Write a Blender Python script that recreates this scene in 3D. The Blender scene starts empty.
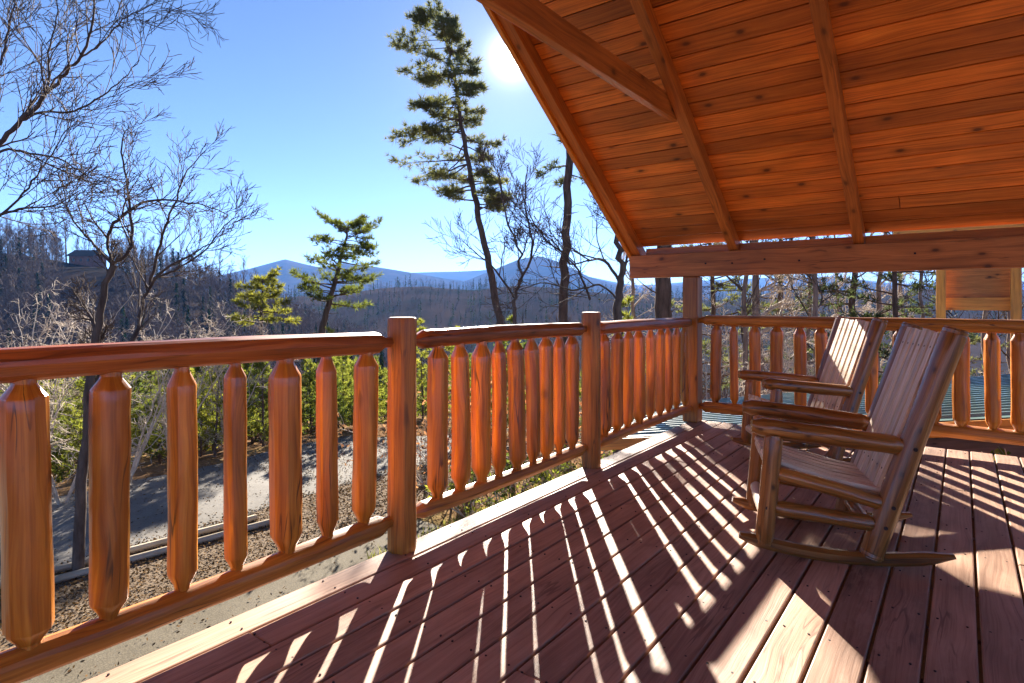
import bpy, math, random
import numpy as np
from mathutils import Vector, Matrix

# ------------------------------------------------------------------ basics
rng = np.random.default_rng(11)
PI = math.pi
CAM = np.array((2.21, -6.03, 1.2)); FW = np.array((-.6, .8, 0.)); RT = np.array((.8, .6, 0.)); F = 600.0
HZ = 304.0
def P(px, py, d):                      # a point seen at pixel (px,py) of the photo, d metres away along the view
    return CAM + FW * d + RT * ((px - 512) / F * d) + np.array((0, 0, (HZ - py) / F * d))
SUN_EL = math.radians(22.4)
SUN_DIR = np.array((-.6 * math.cos(SUN_EL), .8 * math.cos(SUN_EL), math.sin(SUN_EL)))

sc = bpy.context.scene
COL = sc.collection

def nrm(v):
    v = np.asarray(v, float); n = np.linalg.norm(v); return v / n if n > 1e-9 else np.array((0, 0, 1.))

# ------------------------------------------------------------------ object helpers
def props(o, label=None, cat=None, group=None, kind=None):
    if label: o['label'] = label
    if cat: o['category'] = cat
    if group: o['group'] = group
    if kind: o['kind'] = kind
    return o

def thing(name, label, cat, loc=(0, 0, 0), rz=0.0, group=None):
    o = bpy.data.objects.new(name, None); COL.objects.link(o)
    o.empty_display_size = .2
    o.location = Vector([float(v) for v in loc]); o.rotation_euler = (0, 0, rz)
    return props(o, label, cat, group)

def copy_tree(o, parent=None):
    c = o.copy(); COL.objects.link(c)
    if parent is not None: c.parent = parent
    for ch in list(o.children): copy_tree(ch, c)
    return c

def link_mesh(name, me, mats, parent=None, bevel=0.0):
    o = bpy.data.objects.new(name, me); COL.objects.link(o)
    for m in (mats if isinstance(mats, (list, tuple)) else [mats]): me.materials.append(m)
    if parent is not None: o.parent = parent
    if bevel:
        b = o.modifiers.new('bevel', 'BEVEL'); b.width = bevel; b.segments = 2
        b.limit_method = 'ANGLE'; b.angle_limit = math.radians(40)
    return o

def np_mesh(name, V, Fc, k, rnd=None, smooth=False, uv=None):
    """V (n,3), Fc (m,k) all faces with k corners; fast mesh builder"""
    V = np.asarray(V, np.float32); Fc = np.asarray(Fc, np.int32)
    me = bpy.data.meshes.new(name)
    me.vertices.add(len(V)); me.vertices.foreach_set('co', V.ravel())
    me.loops.add(Fc.size); me.loops.foreach_set('vertex_index', Fc.ravel())
    me.polygons.add(len(Fc)); me.polygons.foreach_set('loop_start', np.arange(len(Fc), dtype=np.int32) * k)
    me.polygons.foreach_set('use_smooth', np.full(len(Fc), smooth, bool))
    me.update(calc_edges=True)
    if rnd is not None:
        a = me.attributes.new('rnd', 'FLOAT', 'FACE'); a.data.foreach_set('value', np.asarray(rnd, np.float32))
    if uv is not None:
        u = me.uv_layers.new(name='UVMap'); u.data.foreach_set('uv', np.asarray(uv, np.float32).ravel())
    return me

class MB:
    """collects boxes, tubes and prisms, builds ONE mesh object with uv in metres (u along the grain)"""
    def __init__(s): s.v = []; s.f = []; s.uv = []; s.rnd = []; s.sm = []; s.mi = []
    def face(s, idx, uvs, rnd, smooth=False, mi=0):
        s.f.append(tuple(idx)); s.uv.extend(uvs); s.rnd.append(rnd); s.sm.append(smooth); s.mi.append(mi)
    def box(s, c, ax, ay, az, rnd=None, mi=0):
        """centre and three half-axis vectors; grain runs along the longest"""
        c = np.asarray(c, float); A = [np.asarray(a, float) for a in (ax, ay, az)]
        L = [np.linalg.norm(a) for a in A]; g = int(np.argmax(L))
        if rnd is None: rnd = rng.random()
        b = len(s.v)
        sg = [(-1, -1, -1), (1, -1, -1), (1, 1, -1), (-1, 1, -1), (-1, -1, 1), (1, -1, 1), (1, 1, 1), (-1, 1, 1)]
        for q in sg: s.v.append(c + A[0] * q[0] + A[1] * q[1] + A[2] * q[2])
        flip = np.dot(np.cross(A[0], A[1]), A[2]) < 0
        for fc, n in (((0, 3, 2, 1), 2), ((4, 5, 6, 7), 2), ((0, 1, 5, 4), 1), ((2, 3, 7, 6), 1), ((1, 2, 6, 5), 0), ((3, 0, 4, 7), 0)):
            if flip: fc = fc[::-1]
            o = [i for i in range(3) if i != n]
            ua = g if g in o else o[0]; va = [i for i in o if i != ua][0]
            off = rnd * 7.3 + n * 1.7
            s.face([b + i for i in fc], [(sg[i][ua] * L[ua] + off * 3.1, sg[i][va] * L[va] + off) for i in fc], rnd, False, mi)
    def tube(s, pts, rad, k=14, prof=None, cap=True, rnd=None, smooth=True, mi=0, twist=0.0):
        pts = np.asarray(pts, float); n = len(pts)
        if rnd is None: rnd = rng.random()
        rad = np.broadcast_to(np.asarray(rad, float), (n,))
        t = np.gradient(pts, axis=0); t /= np.linalg.norm(t, axis=1)[:, None]
        a = np.cross(t[0], (0, 0, 1.) if abs(t[0][2]) < .9 else (1., 0, 0)); a = nrm(a)
        ang = np.linspace(0, 2 * PI, k, endpoint=False)
        pf = np.ones((n, k)) if prof is None else prof(n, ang)
        b0 = len(s.v); ln = 0
        lens = np.concatenate([[0], np.cumsum(np.linalg.norm(np.diff(pts, axis=0), axis=1))])
        for i in range(n):
            a = nrm(a - t[i] * np.dot(a, t[i])); bb = np.cross(t[i], a)
            for j in range(k):
                th = ang[j] + twist * i
                s.v.append(pts[i] + (a * math.cos(th) + bb * math.sin(th)) * rad[i] * pf[i, j])
        off = rnd * 11.0; rm = float(np.mean(rad))
        for i in range(n - 1):
            for j in range(k):
                j2 = (j + 1) % k
                u0, u1 = lens[i] + off * 3, lens[i + 1] + off * 3
                v0, v1 = j / k * 2 * PI * rm + off, (j + 1) / k * 2 * PI * rm + off
                s.face((b0 + i * k + j, b0 + i * k + j2, b0 + (i + 1) * k + j2, b0 + (i + 1) * k + j),
                       ((u0, v0), (u0, v1), (u1, v1), (u1, v0)), rnd, smooth, mi)
        if cap:
            for i, rev in ((0, True), (n - 1, False)):
                idx = [b0 + i * k + j for j in range(k)]
                uvs = [(math.cos(x) * rad[i] * .25 + off, math.sin(x) * rad[i] + off) for x in ang]
                if rev: idx = idx[::-1]; uvs = uvs[::-1]
                s.face(idx, uvs, rnd, False, mi)
    def build(s, name, mat, parent=None, origin=(0, 0, 0), bevel=0.0):
        me = bpy.data.meshes.new(name)
        o_ = np.asarray(origin, float)
        me.from_pydata([tuple(v - o_) for v in s.v], [], s.f)
        me.polygons.foreach_set('use_smooth', s.sm); me.polygons.foreach_set('material_index', s.mi)
        u = me.uv_layers.new(name='UVMap'); u.data.foreach_set('uv', np.asarray(s.uv, np.float32).ravel())
        a = me.attributes.new('rnd', 'FLOAT', 'FACE'); a.data.foreach_set('value', np.asarray(s.rnd, np.float32))
        me.update()
        if any(s.sm): me.set_sharp_from_angle(angle=math.radians(24))
        return link_mesh(name, me, mat, parent, bevel)

# ------------------------------------------------------------------ materials
def new_mat(name):
    m = bpy.data.materials.new(name); m.use_nodes = True
    nt = m.node_tree; nt.nodes.clear()
    out = nt.nodes.new('ShaderNodeOutputMaterial')
    return m, nt, out
def N(nt, t, **kw):
    n = nt.nodes.new(t)
    for k, v in kw.items():
        if k.startswith('i_'): n.inputs[k[2:].replace('_', ' ')].default_value = v
        else: setattr(n, k, v)
    return n
def ramp(nt, fac, stops, interp='LINEAR'):
    r = nt.nodes.new('ShaderNodeValToRGB'); r.color_ramp.interpolation = interp
    e = r.color_ramp.elements
    while len(e) < len(stops): e.new(.5)
    for el, (p, c) in zip(e, stops):
        el.position = p; el.color = (*c, 1) if len(c) == 3 else c
    nt.links.new(fac, r.inputs[0]); return r
def mixc(nt, fac, a, b, mode='MIX'):
    m = nt.nodes.new('ShaderNodeMix'); m.data_type = 'RGBA'; m.blend_type = mode
    L = nt.links
    for sock, val in ((m.inputs[0], fac), (m.inputs[6], a), (m.inputs[7], b)):
        if isinstance(val, (int, float)): sock.default_value = val
        elif isinstance(val, tuple): sock.default_value = (*val, 1)
        else: L.new(val, sock)
    return m.outputs[2]
def math_(nt, op, a, b=None, c=None):
    m = nt.nodes.new('ShaderNodeMath'); m.operation = op
    for i, v in enumerate((a, b, c)):
        if v is None: continue
        if isinstance(v, (int, float)): m.inputs[i].default_value = v
        else: nt.links.new(v, m.inputs[i])
    return m.outputs[0]

def wood(name, dark, mid, light, rough=.42, coat=.15, knot=.8, var=.35, grain=38, bump=.25, knot_scale=2.2, worn=None, spec=.5, checks=0.0):
    m, nt, out = new_mat(name); L = nt.links
    uv = N(nt, 'ShaderNodeUVMap'); uv.uv_map = 'UVMap'
    rn = N(nt, 'ShaderNodeAttribute', attribute_name='rnd')
    wob = N(nt, 'ShaderNodeTexNoise', i_Scale=1.6, i_Detail=2.0)
    mp0 = N(nt, 'ShaderNodeMapping'); mp0.inputs['Scale'].default_value = (.9, 3.0, 1)
    L.new(uv.outputs[0], mp0.inputs[0]); L.new(mp0.outputs[0], wob.inputs['Vector'])
    # distort the grain a little
    sep = N(nt, 'ShaderNodeSeparateXYZ'); L.new(uv.outputs[0], sep.inputs[0])
    yy = math_(nt, 'ADD', sep.outputs[1], math_(nt, 'MULTIPLY', wob.outputs[0], .10))
    cmb = N(nt, 'ShaderNodeCombineXYZ'); L.new(sep.outputs[0], cmb.inputs[0]); L.new(yy, cmb.inputs[1])
    mp = N(nt, 'ShaderNodeMapping'); mp.inputs['Scale'].default_value = (1.3, grain, 1)
    L.new(cmb.outputs[0], mp.inputs[0])
    g1 = N(nt, 'ShaderNodeTexNoise', i_Scale=1.0, i_Detail=5.0, i_Roughness=.62); L.new(mp.outputs[0], g1.inputs['Vector'])
    mp2 = N(nt, 'ShaderNodeMapping'); mp2.inputs['Scale'].default_value = (4.0, grain * 5, 1); L.new(cmb.outputs[0], mp2.inputs[0])
    g2 = N(nt, 'ShaderNodeTexNoise', i_Scale=1.0, i_Detail=3.0); L.new(mp2.outputs[0], g2.inputs['Vector'])
    gm = math_(nt, 'ADD', math_(nt, 'MULTIPLY', g1.outputs[0], .75), math_(nt, 'MULTIPLY', g2.outputs[0], .25))
    col = ramp(nt, gm, [(.33, dark), (.49, mid), (.66, light)]).outputs[0]
    # broad blotches of stain
    bl = N(nt, 'ShaderNodeTexNoise', i_Scale=1.0, i_Detail=3.0)
    mp3 = N(nt, 'ShaderNodeMapping'); mp3.inputs['Scale'].default_value = (1.7, 5.0, 1); L.new(uv.outputs[0], mp3.inputs[0]); L.new(mp3.outputs[0], bl.inputs['Vector'])
    blr = ramp(nt, bl.outputs[0], [(.3, (.62,) * 3), (.7, (1.25,) * 3)]).outputs[0]
    col = mixc(nt, .8, col, blr, 'MULTIPLY')
    vr = ramp(nt, rn.outputs['Fac'], [(0, (1 - var,) * 3), (1, (1 + var, 1 + var, 1 + var * .8))]).outputs[0]
    col = mixc(nt, 1.0, col, vr, 'MULTIPLY')
    if knot > 0:
        mk = N(nt, 'ShaderNodeMapping'); mk.inputs['Scale'].default_value = (knot_scale, knot_scale * 1.8, 1); L.new(cmb.outputs[0], mk.inputs[0])
        vo = N(nt, 'ShaderNodeTexVoronoi', voronoi_dimensions='2D', i_Scale=1.0, i_Randomness=1.0); L.new(mk.outputs[0], vo.inputs['Vector'])
        sel = N(nt, 'ShaderNodeSeparateColor'); L.new(vo.outputs['Color'], sel.inputs[0])
        pick = math_(nt, 'GREATER_THAN', sel.outputs[0], .52)
        kr = ramp(nt, vo.outputs['Distance'], [(.03, (1, 1, 1)), (.055, (.6, .6, .6)), (.085, (.25, .25, .25)), (.17, (0, 0, 0))]).outputs[0]
        kf = math_(nt, 'MULTIPLY', math_(nt, 'MULTIPLY', kr, pick), knot)
        col = mixc(nt, kf, col, tuple(c * .32 for c in dark))
    if checks > 0:           # thin drying cracks along the grain
        mc = N(nt, 'ShaderNodeMapping'); mc.inputs['Scale'].default_value = (2.2, 30, 1); mc.inputs['Location'].default_value = (3.1, 7.7, 0); L.new(cmb.outputs[0], mc.inputs[0])
        cn = N(nt, 'ShaderNodeTexNoise', i_Scale=1.0, i_Detail=1.0); L.new(mc.outputs[0], cn.inputs['Vector'])
        cr = ramp(nt, math_(nt, 'ABSOLUTE', math_(nt, 'SUBTRACT', cn.outputs[0], .5)), [(.0, (1, 1, 1)), (.016, (.8,) * 3), (.03, (0, 0, 0))]).outputs[0]
        ms = N(nt, 'ShaderNodeMapping'); ms.inputs['Scale'].default_value = (1.6, 7, 1); L.new(uv.outputs[0], ms.inputs[0])
        sn = N(nt, 'ShaderNodeTexNoise', i_Scale=1.0, i_Detail=2.0); L.new(ms.outputs[0], sn.inputs['Vector'])
        sr = ramp(nt, sn.outputs[0], [(.54, (0, 0, 0)), (.62, (1, 1, 1))]).outputs[0]
        col = mixc(nt, math_(nt, 'MULTIPLY', math_(nt, 'MULTIPLY', cr, sr), checks), col, tuple(c * .2 for c in dark))
    if worn:
        wn = N(nt, 'ShaderNodeTexNoise', i_Scale=1.0, i_Detail=6.0, i_Roughness=.7)
        mw = N(nt, 'ShaderNodeMapping'); mw.inputs['Scale'].default_value = (2.6, 9, 1); L.new(uv.outputs[0], mw.inputs[0]); L.new(mw.outputs[0], wn.inputs['Vector'])
        wf = ramp(nt, wn.outputs[0], [(.52, (0, 0, 0)), (.72, (.55,) * 3)]).outputs[0]
        col = mixc(nt, wf, col, worn)
    b = N(nt, 'ShaderNodeBsdfPrincipled'); L.new(col, b.inputs['Base Color'])
    rr = math_(nt, 'ADD', rough - .1, math_(nt, 'MULTIPLY', gm, .22)); L.new(rr, b.inputs['Roughness'])
    b.inputs['Specular IOR Level'].default_value = spec; b.inputs['Coat Weight'].default_value = coat; b.inputs['Coat Roughness'].default_value = .22
    bp = N(nt, 'ShaderNodeBump'); bp.inputs['Strength'].default_value = bump; bp.inputs['Distance'].default_value = .006
    L.new(gm, bp.inputs['Height']); L.new(bp.outputs[0], b.inputs['Normal'])
    L.new(b.outputs[0], out.inputs[0]); return m

def noise_mat(name, stops, scale=3.0, detail=6, rough=.9, bump=.5, dist=.03, second=None, coords='Object', stretch=(1, 1, 1), spec=.05):
    m, nt, out = new_mat(name); L = nt.links
    tc = N(nt, 'ShaderNodeTexCoord'); mp = N(nt, 'ShaderNodeMapping'); mp.inputs['Scale'].default_value = stretch
    L.new(tc.outputs[coords], mp.inputs[0])
    n1 = N(nt, 'ShaderNodeTexNoise', i_Scale=scale, i_Detail=float(detail), i_Roughness=.65); L.new(mp.outputs[0], n1.inputs['Vector'])
    col = ramp(nt, n1.outputs[0], stops).outputs[0]
    h = n1.outputs[0]
    if second:
        s2, st2, f2 = second
        n2 = N(nt, 'ShaderNodeTexNoise', i_Scale=s2, i_Detail=4.0); L.new(mp.outputs[0], n2.inputs['Vector'])
        c2 = ramp(nt, n2.outputs[0], st2).outputs[0]
        col = mixc(nt, f2, col, c2, 'MULTIPLY')
    b = N(nt, 'ShaderNodeBsdfPrincipled'); L.new(col, b.inputs['Base Color']); b.inputs['Roughness'].default_value = rough
    b.inputs['Specular IOR Level'].default_value = spec
    bp = N(nt, 'ShaderNodeBump'); bp.inputs['Strength'].default_value = bump; bp.inputs['Distance'].default_value = dist
    L.new(h, bp.inputs['Height']); L.new(bp.outputs[0], b.inputs['Normal'])
    L.new(b.outputs[0], out.inputs[0]); return m

def leaf_mat(name, c0, c1, trans=.45, rough=.55):
    m, nt, out = new_mat(name); L = nt.links
    rn = N(nt, 'ShaderNodeAttribute', attribute_name='rnd')
    oi = N(nt, 'ShaderNodeObjectInfo')
    col = ramp(nt, rn.outputs['Fac'], [(0, c0), (1, c1)]).outputs[0]
    vv = ramp(nt, oi.outputs['Random'], [(0, (.5, .58, .62)), (1, (1.35, 1.2, 1.0))]).outputs[0]
    col = mixc(nt, 1.0, col, vv, 'MULTIPLY')
    b = N(nt, 'ShaderNodeBsdfPrincipled'); L.new(col, b.inputs['Base Color']); b.inputs['Roughness'].default_value = rough; b.inputs['Specular IOR Level'].default_value = 0
    tr = N(nt, 'ShaderNodeBsdfTranslucent'); L.new(mixc(nt, 1.0, col, (1.5, 1.5, 1.0), 'MULTIPLY'), tr.inputs[0])
    mx = N(nt, 'ShaderNodeMixShader'); mx.inputs[0].default_value = trans
    L.new(b.outputs[0], mx.inputs[1]); L.new(tr.outputs[0], mx.inputs[2]); L.new(mx.outputs[0], out.inputs[0]); return m

def bark_mat(name, c0, c1, scale=9, stretch=(1, 1, .22)):
    return noise_mat(name, [(.3, c0), (.7, c1)], scale=scale, detail=6, rough=.9, bump=.8, dist=.03, stretch=stretch)

M = {}
M['rail'] = wood('stained_log', (.26,.068,.007), (.50,.155,.011), (.66,.26,.025), rough=.32, coat=.4, var=.28, grain=40, knot=.6, knot_scale=1.9, checks=.9)
M['toprail'] = wood('stained_top_rail', (.13,.03,.006), (.33,.085,.012), (.48,.15,.024), rough=.42, coat=.2, var=.2, grain=48, checks=.6)
M['post'] = wood('stained_post', (.15,.042,.005), (.38,.128,.011), (.54,.21,.024), rough=.45, coat=.1, var=.15, grain=44, checks=.9)
M['ceiling'] = wood('ceiling_planks', (.34,.08,.011), (.60,.165,.020), (.76,.26,.038), rough=.42, coat=.2, var=.38, grain=55, knot=.95, knot_scale=1.9)
M['rafter'] = wood('rafter_wood', (.26,.075,.013), (.50,.155,.025), (.62,.21,.036), rough=.5, coat=.1, var=.15, grain=50, checks=.4)
M['beam'] = wood('beam_wood', (.22,.07,.018), (.42,.15,.034), (.54,.205,.052), rough=.6, coat=.03, var=.1, grain=36, knot=.9, checks=.6)
M['deck'] = wood('deck_paint', (.23,.13,.088), (.345,.205,.14), (.42,.265,.185), rough=.54, coat=.0, var=.22, grain=60, bump=.3, knot=.25, worn=(.47,.32,.235), spec=.1, checks=.5)
M['rim'] = wood('rim_joist_wood', (.12, .05, .035), (.18, .08, .06), (.24, .11, .08), rough=.6, coat=0, grain=20)
M['chair'] = wood('chair_log', (.085,.028,.005), (.26,.098,.017), (.42,.185,.042), rough=.32, coat=.4, var=.25, grain=44, knot=.8, knot_scale=4.0, checks=.7)
M['slat'] = wood('weathered_slat', (.44,.31,.19), (.68,.51,.35), (.80,.65,.48), rough=.55, coat=.05, var=.2, grain=70, knot=.5, knot_scale=2.5)  # weathered tone, paled further so the colour carries fill light
M['fir'] = wood('far_porch_wood', (.40,.12,.015), (.68,.24,.03), (.76,.32,.05), rough=.5, coat=.1, var=.15, grain=30)  # brightened orange stands in for sun falling on the posts
M['log_end'] = noise_mat('timber_grey', [(.3, (.28, .22, .15)), (.7, (.5, .42, .31))], scale=4, stretch=(1, .25, 1))
M['screw'] = noise_mat('dark_screw', [(.3, (.03, .02, .02)), (.7, (.06, .045, .04))], scale=40, rough=.5)
M['shingle'] = noise_mat('roof_shingle', [(.3, (.05, .045, .04)), (.7, (.10, .09, .08))], scale=12)
M['bark_pine'] = bark_mat('pine_bark', (.045, .030, .022), (.17, .11, .08))
M['bark_lit'] = bark_mat('lit_bark', (.12, .085, .068), (.30, .22, .175))  # lighter copy of the bare bark, sun on the trunks put into the colour
M['bark_bare'] = bark_mat('bare_bark', (.05, .036, .03), (.16, .12, .095))
M['twig_dark'] = noise_mat('twig_dark', [(.3, (.055, .04, .034)), (.7, (.12, .088, .07))], scale=6, rough=.85, bump=0)
M['twig_backlit'] = noise_mat('twig_backlit', [(.3, (.34, .27, .21)), (.7, (.58, .48, .38))], scale=6, rough=.7, bump=0)  # pale colour stands in for backlight along the twigs
M['needle'] = leaf_mat('pine_needles', (.06, .075, .04), (.16, .17, .085), trans=.4)
M['needle_lit'] = leaf_mat('sunlit_needles', (.085, .095, .022), (.24, .235, .05), trans=.5)  # yellower copy of the needles with sunlight put into its colour
M['needle_yng'] = leaf_mat('thicket_needles', (.07, .10, .02), (.23, .235, .055), trans=.48)
M['needle_far'] = leaf_mat('far_needles', (.010, .022, .012), (.03, .05, .02), trans=.15)
M['red_leaf'] = leaf_mat('dead_leaves', (.20, .075, .05), (.38, .19, .13), trans=.4)
M['litter'] = leaf_mat('litter_leaves', (.06, .036, .018), (.20, .118, .058), trans=.1, rough=.8)
M['far_twig'] = noise_mat('far_bare_wood', [(.3, (.10, .070, .056)), (.7, (.19, .138, .112))], scale=.05, rough=.9, bump=0, coords='Object')
M['grass'] = leaf_mat('grass_blades', (.10, .13, .03), (.28, .27, .09), trans=.4)

def ground_material():
    m, nt, out = new_mat('forest_floor'); L = nt.links
    tc = N(nt, 'ShaderNodeTexCoord')
    n1 = N(nt, 'ShaderNodeTexNoise', i_Scale=.35, i_Detail=8.0, i_Roughness=.7); L.new(tc.outputs['Object'], n1.inputs['Vector'])
    n2 = N(nt, 'ShaderNodeTexNoise', i_Scale=9.0, i_Detail=5.0, i_Roughness=.75); L.new(tc.outputs['Object'], n2.inputs['Vector'])
    a = ramp(nt, n1.outputs[0], [(.3, (.11, .07, .042)), (.5, (.20, .125, .072)), (.72, (.15, .13, .06))]).outputs[0]
    b_ = ramp(nt, n2.outputs[0], [(.3, (.45, .42, .4)), (.7, (1.5, 1.4, 1.25))]).outputs[0]
    col = mixc(nt, .9, a, b_, 'MULTIPLY')
    # far hills: wooded, slowly changing grey brown and evergreen patches, colour darkened for canopy self-shadowing
    n3 = N(nt, 'ShaderNodeTexNoise', i_Scale=.012, i_Detail=9.0, i_Roughness=.72); L.new(tc.outputs['Object'], n3.inputs['Vector'])
    far = ramp(nt, n3.outputs[0], [(.35, (.014, .020, .013)), (.5, (.036, .028, .025)), (.68, (.06, .044, .038))]).outputs[0]
    ln = N(nt, 'ShaderNodeVectorMath', operation='LENGTH'); L.new(tc.outputs['Object'], ln.inputs[0])
    f = N(nt, 'ShaderNodeMapRange'); f.inputs[1].default_value = 40; f.inputs[2].default_value = 110; L.new(ln.outputs['Value'], f.inputs[0])
    col = mixc(nt, f.outputs[0], col, far)
    p = N(nt, 'ShaderNodeBsdfPrincipled'); L.new(col, p.inputs['Base Color']); p.inputs['Roughness'].default_value = .95
    p.inputs['Specular IOR Level'].default_value = 0
    bp = N(nt, 'ShaderNodeBump'); bp.inputs['Strength'].default_value = .7; bp.inputs['Distance'].default_value = .06
    L.new(n2.outputs[0], bp.inputs['Height']); L.new(bp.outputs[0], p.inputs['Normal']); L.new(p.outputs[0], out.inputs[0]); return m
M['ground'] = ground_material()
M['asphalt'] = noise_mat('worn_asphalt', [(.3, (.125, .112, .098)), (.55, (.18, .163, .143)), (.75, (.235, .215, .19))], scale=.8, detail=12, rough=.9, bump=.3, dist=.01, second=(40, [(.3, (.75,) * 3), (.7, (1.2,) * 3)], .8))
M['drive'] = noise_mat('driveway_concrete', [(.3, (.088, .072, .05)), (.55, (.12, .10, .071)), (.75, (.15, .127, .092))], scale=.9, detail=11, rough=.9, bump=.3, dist=.01, second=(55, [(.3, (.55,) * 3), (.7, (1.35,) * 3)], .9))
M['gravel'] = noise_mat('leafy_gravel', [(.3, (.075, .05, .03)), (.5, (.14, .10, .066)), (.7, (.22, .17, .12))], scale=14, detail=8, rough=.95, bump=1.0, dist=.03)
def metal_roof_mat():
    m, nt, out = new_mat('green_metal_roof')
    tc = N(nt, 'ShaderNodeTexCoord'); n = N(nt, 'ShaderNodeTexNoise', i_Scale=2.0, i_Detail=4.0); nt.links.new(tc.outputs['Object'], n.inputs['Vector'])
    col = ramp(nt, n.outputs[0], [(.3, (.085, .14, .118)), (.7, (.13, .19, .165))]).outputs[0]
    p = N(nt, 'ShaderNodeBsdfPrincipled'); nt.links.new(col, p.inputs['Base Color']); p.inputs['Roughness'].default_value = .32; p.inputs['Metallic'].default_value = .0
    p.inputs['Coat Weight'].default_value = .4
    nt.links.new(p.outputs[0], out.inputs[0]); return m
M['metal'] = metal_roof_mat()
def glass_mat():
    m, nt, out = new_mat('dark_window_glass')
    tc = N(nt, 'ShaderNodeTexCoord'); n = N(nt, 'ShaderNodeTexNoise', i_Scale=1.5); nt.links.new(tc.outputs['Object'], n.inputs['Vector'])
    col = ramp(nt, n.outputs[0], [(.3, (.02, .025, .03)), (.7, (.04, .05, .06))]).outputs[0]
    p = N(nt, 'ShaderNodeBsdfPrincipled'); nt.links.new(col, p.inputs['Base Color']); p.inputs['Roughness'].default_value = .08
    nt.links.new(p.outputs[0], out.inputs[0]); return m
M['glass'] = glass_mat()

# ------------------------------------------------------------------ terrain
def sstep(t): t = np.clip(t, 0, 1); return t * t * (3 - 2 * t)
RIDGES = [
    (190., 85., [(-900, 225), (-300, 236), (0, 256), (60, 262), (120, 270), (180, 285), (250, 314), (330, 350), (400, 385), (520, 440), (2000, 540)]),
    (470., 170., [(-900, 300), (150, 312), (220, 309), (265, 300), (300, 297), (335, 299), (385, 290), (425, 286), (475, 290), (520, 287), (570, 290), (620, 297), (700, 300), (800, 294), (900, 292), (1024, 290), (1600, 288)]),
    (2600., 800., [(-900, 285), (100, 294), (180, 286), (220, 279), (250, 272), (285, 261), (305, 265), (320, 268), (345, 264), (385, 270), (430, 276), (465, 282), (495, 272), (520, 263), (540, 260), (556, 264), (590, 278), (640, 290), (700, 284), (760, 289), (830, 280), (900, 286), (1024, 290), (1700, 282)]),
    (4200., 700., [(-900, 288), (250, 280), (380, 274), (440, 272), (500, 269), (560, 274), (640, 284), (760, 278), (900, 282), (1700, 285)]),
]
def vnoise(x, y, s, seed=0):
    return (np.sin(x * s * 1.0 + 1.3 + seed) * np.cos(y * s * 1.27 + .7 * seed) + .5 * np.sin(x * s * 2.3 + y * s * 1.9 + seed * 2.1) + .25 * np.sin(x * s * 5.1 - y * s * 4.3 + seed))
def H(x, y):
    x = np.asarray(x, float); y = np.asarray(y, float)
    ox = np.maximum(np.maximum(-14.2 - x, x - 45), 0); oy = np.maximum(np.maximum(y - 9.5, -60 - y), 0)
    s = np.hypot(ox, oy)
    z = -3.2 - 19 * sstep(s / 85.) - 1.2 * sstep(s / 8.) + .5 * sstep(s / 30) * vnoise(x, y, .11)
    dx = x - CAM[0]; dy = y - CAM[1]
    d = dx * FW[0] + dy * FW[1]; l = dx * RT[0] + dy * RT[1]
    dd = np.maximum(d, 5.); px = 512 + F * l / dd
    px = np.clip(px, -900, 2000)
    for D, w, tab in RIDGES:
        xs = [t[0] for t in tab]; ys = [t[1] for t in tab]
        py = np.interp(px, xs, ys)
        zc = CAM[2] + (HZ - py) / F * D
        zc = zc + vnoise(x, y, 9. / D, D) * D * .0035
        g = np.exp(-((d - D) / w) ** 2)
        zz = z + np.maximum(zc - z, 0) * g * (d > 20)
        z = np.maximum(z, zz)
    return z
def Hs(x, y): return float(H(np.array([x]), np.array([y]))[0])

def polar_ground():
    a_view = math.atan2(FW[1], FW[0])
    fine = np.linspace(-1.0, 1.0, 420); coarse = np.linspace(1.0, 2 * PI - 1.0, 90)[1:-1]
    ang = np.concatenate([fine, coarse]) + a_view
    rad = np.concatenate([np.array([.6, 2, 4, 7]), np.geomspace(10, 9000, 190)])
    rr, aa = np.meshgrid(rad, ang, indexing='ij')
    X = CAM[0] + rr * np.cos(aa); Y = CAM[1] + rr * np.sin(aa)
    Z = H(X, Y)
    n, k = rr.shape
    V = np.stack([X, Y, Z], -1).reshape(-1, 3)
    V = np.vstack([V, [[CAM[0], CAM[1], -3.2]]])
    i = np.arange(n - 1)[:, None] * k; j = np.arange(k)[None, :]; j2 = (j + 1) % k
    q = np.stack([i + j, i + k + j, i + k + j2, i + j2], -1).reshape(-1, 4)
    me = np_mesh('ground', V, q, 4, smooth=True)
    o = link_mesh('ground', me, M['ground'])
    props(o, 'brown leaf strewn ground falling away to the wooded valley and blue hills', 'ground', kind='structure')
    return o
polar_ground()
# close the tiny hole under the camera is not needed: it lies below the deck

def sheet(name, xs_left, xs_right, y0, y1, z, mat, label, cat, seed):
    n = 120; ys = np.linspace(y0, y1, n); V = []; Fc = []
    for i, y in enumerate(ys):
        wl = .10 * math.sin(y * 1.3 + seed) + .06 * math.sin(y * 3.7 + seed * 2) + .03 * math.sin(y * 9.1)
        wr = .10 * math.sin(y * 1.1 + seed * 3) + .05 * math.sin(y * 4.1 + seed)
        V += [(xs_left + wl, y, z), (xs_right + wr, y, z)]
        if i: b = 2 * i; Fc.append((b - 2, b - 1, b + 1, b))
    o = link_mesh(name, np_mesh(name, V, Fc, 4), mat)
    return props(o, label, cat, kind='structure')
sheet('gravel_verge', -9.9, -6.9, -45, 9.0, -3.196, M['gravel'], 'strip of leaf covered gravel between driveway and road', 'verge', 2.0)
sheet('road', -14.2, -9.75, -45, 9.4, -3.190, M['asphalt'], 'worn grey asphalt lane crossed by tree shadows below the deck', 'road', 5.0)
sheet('driveway', -7.05, -.2, -45, 2.6, -3.186, M['drive'], 'tan grey driveway running right under the deck edge', 'driveway', 9.0)

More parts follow.
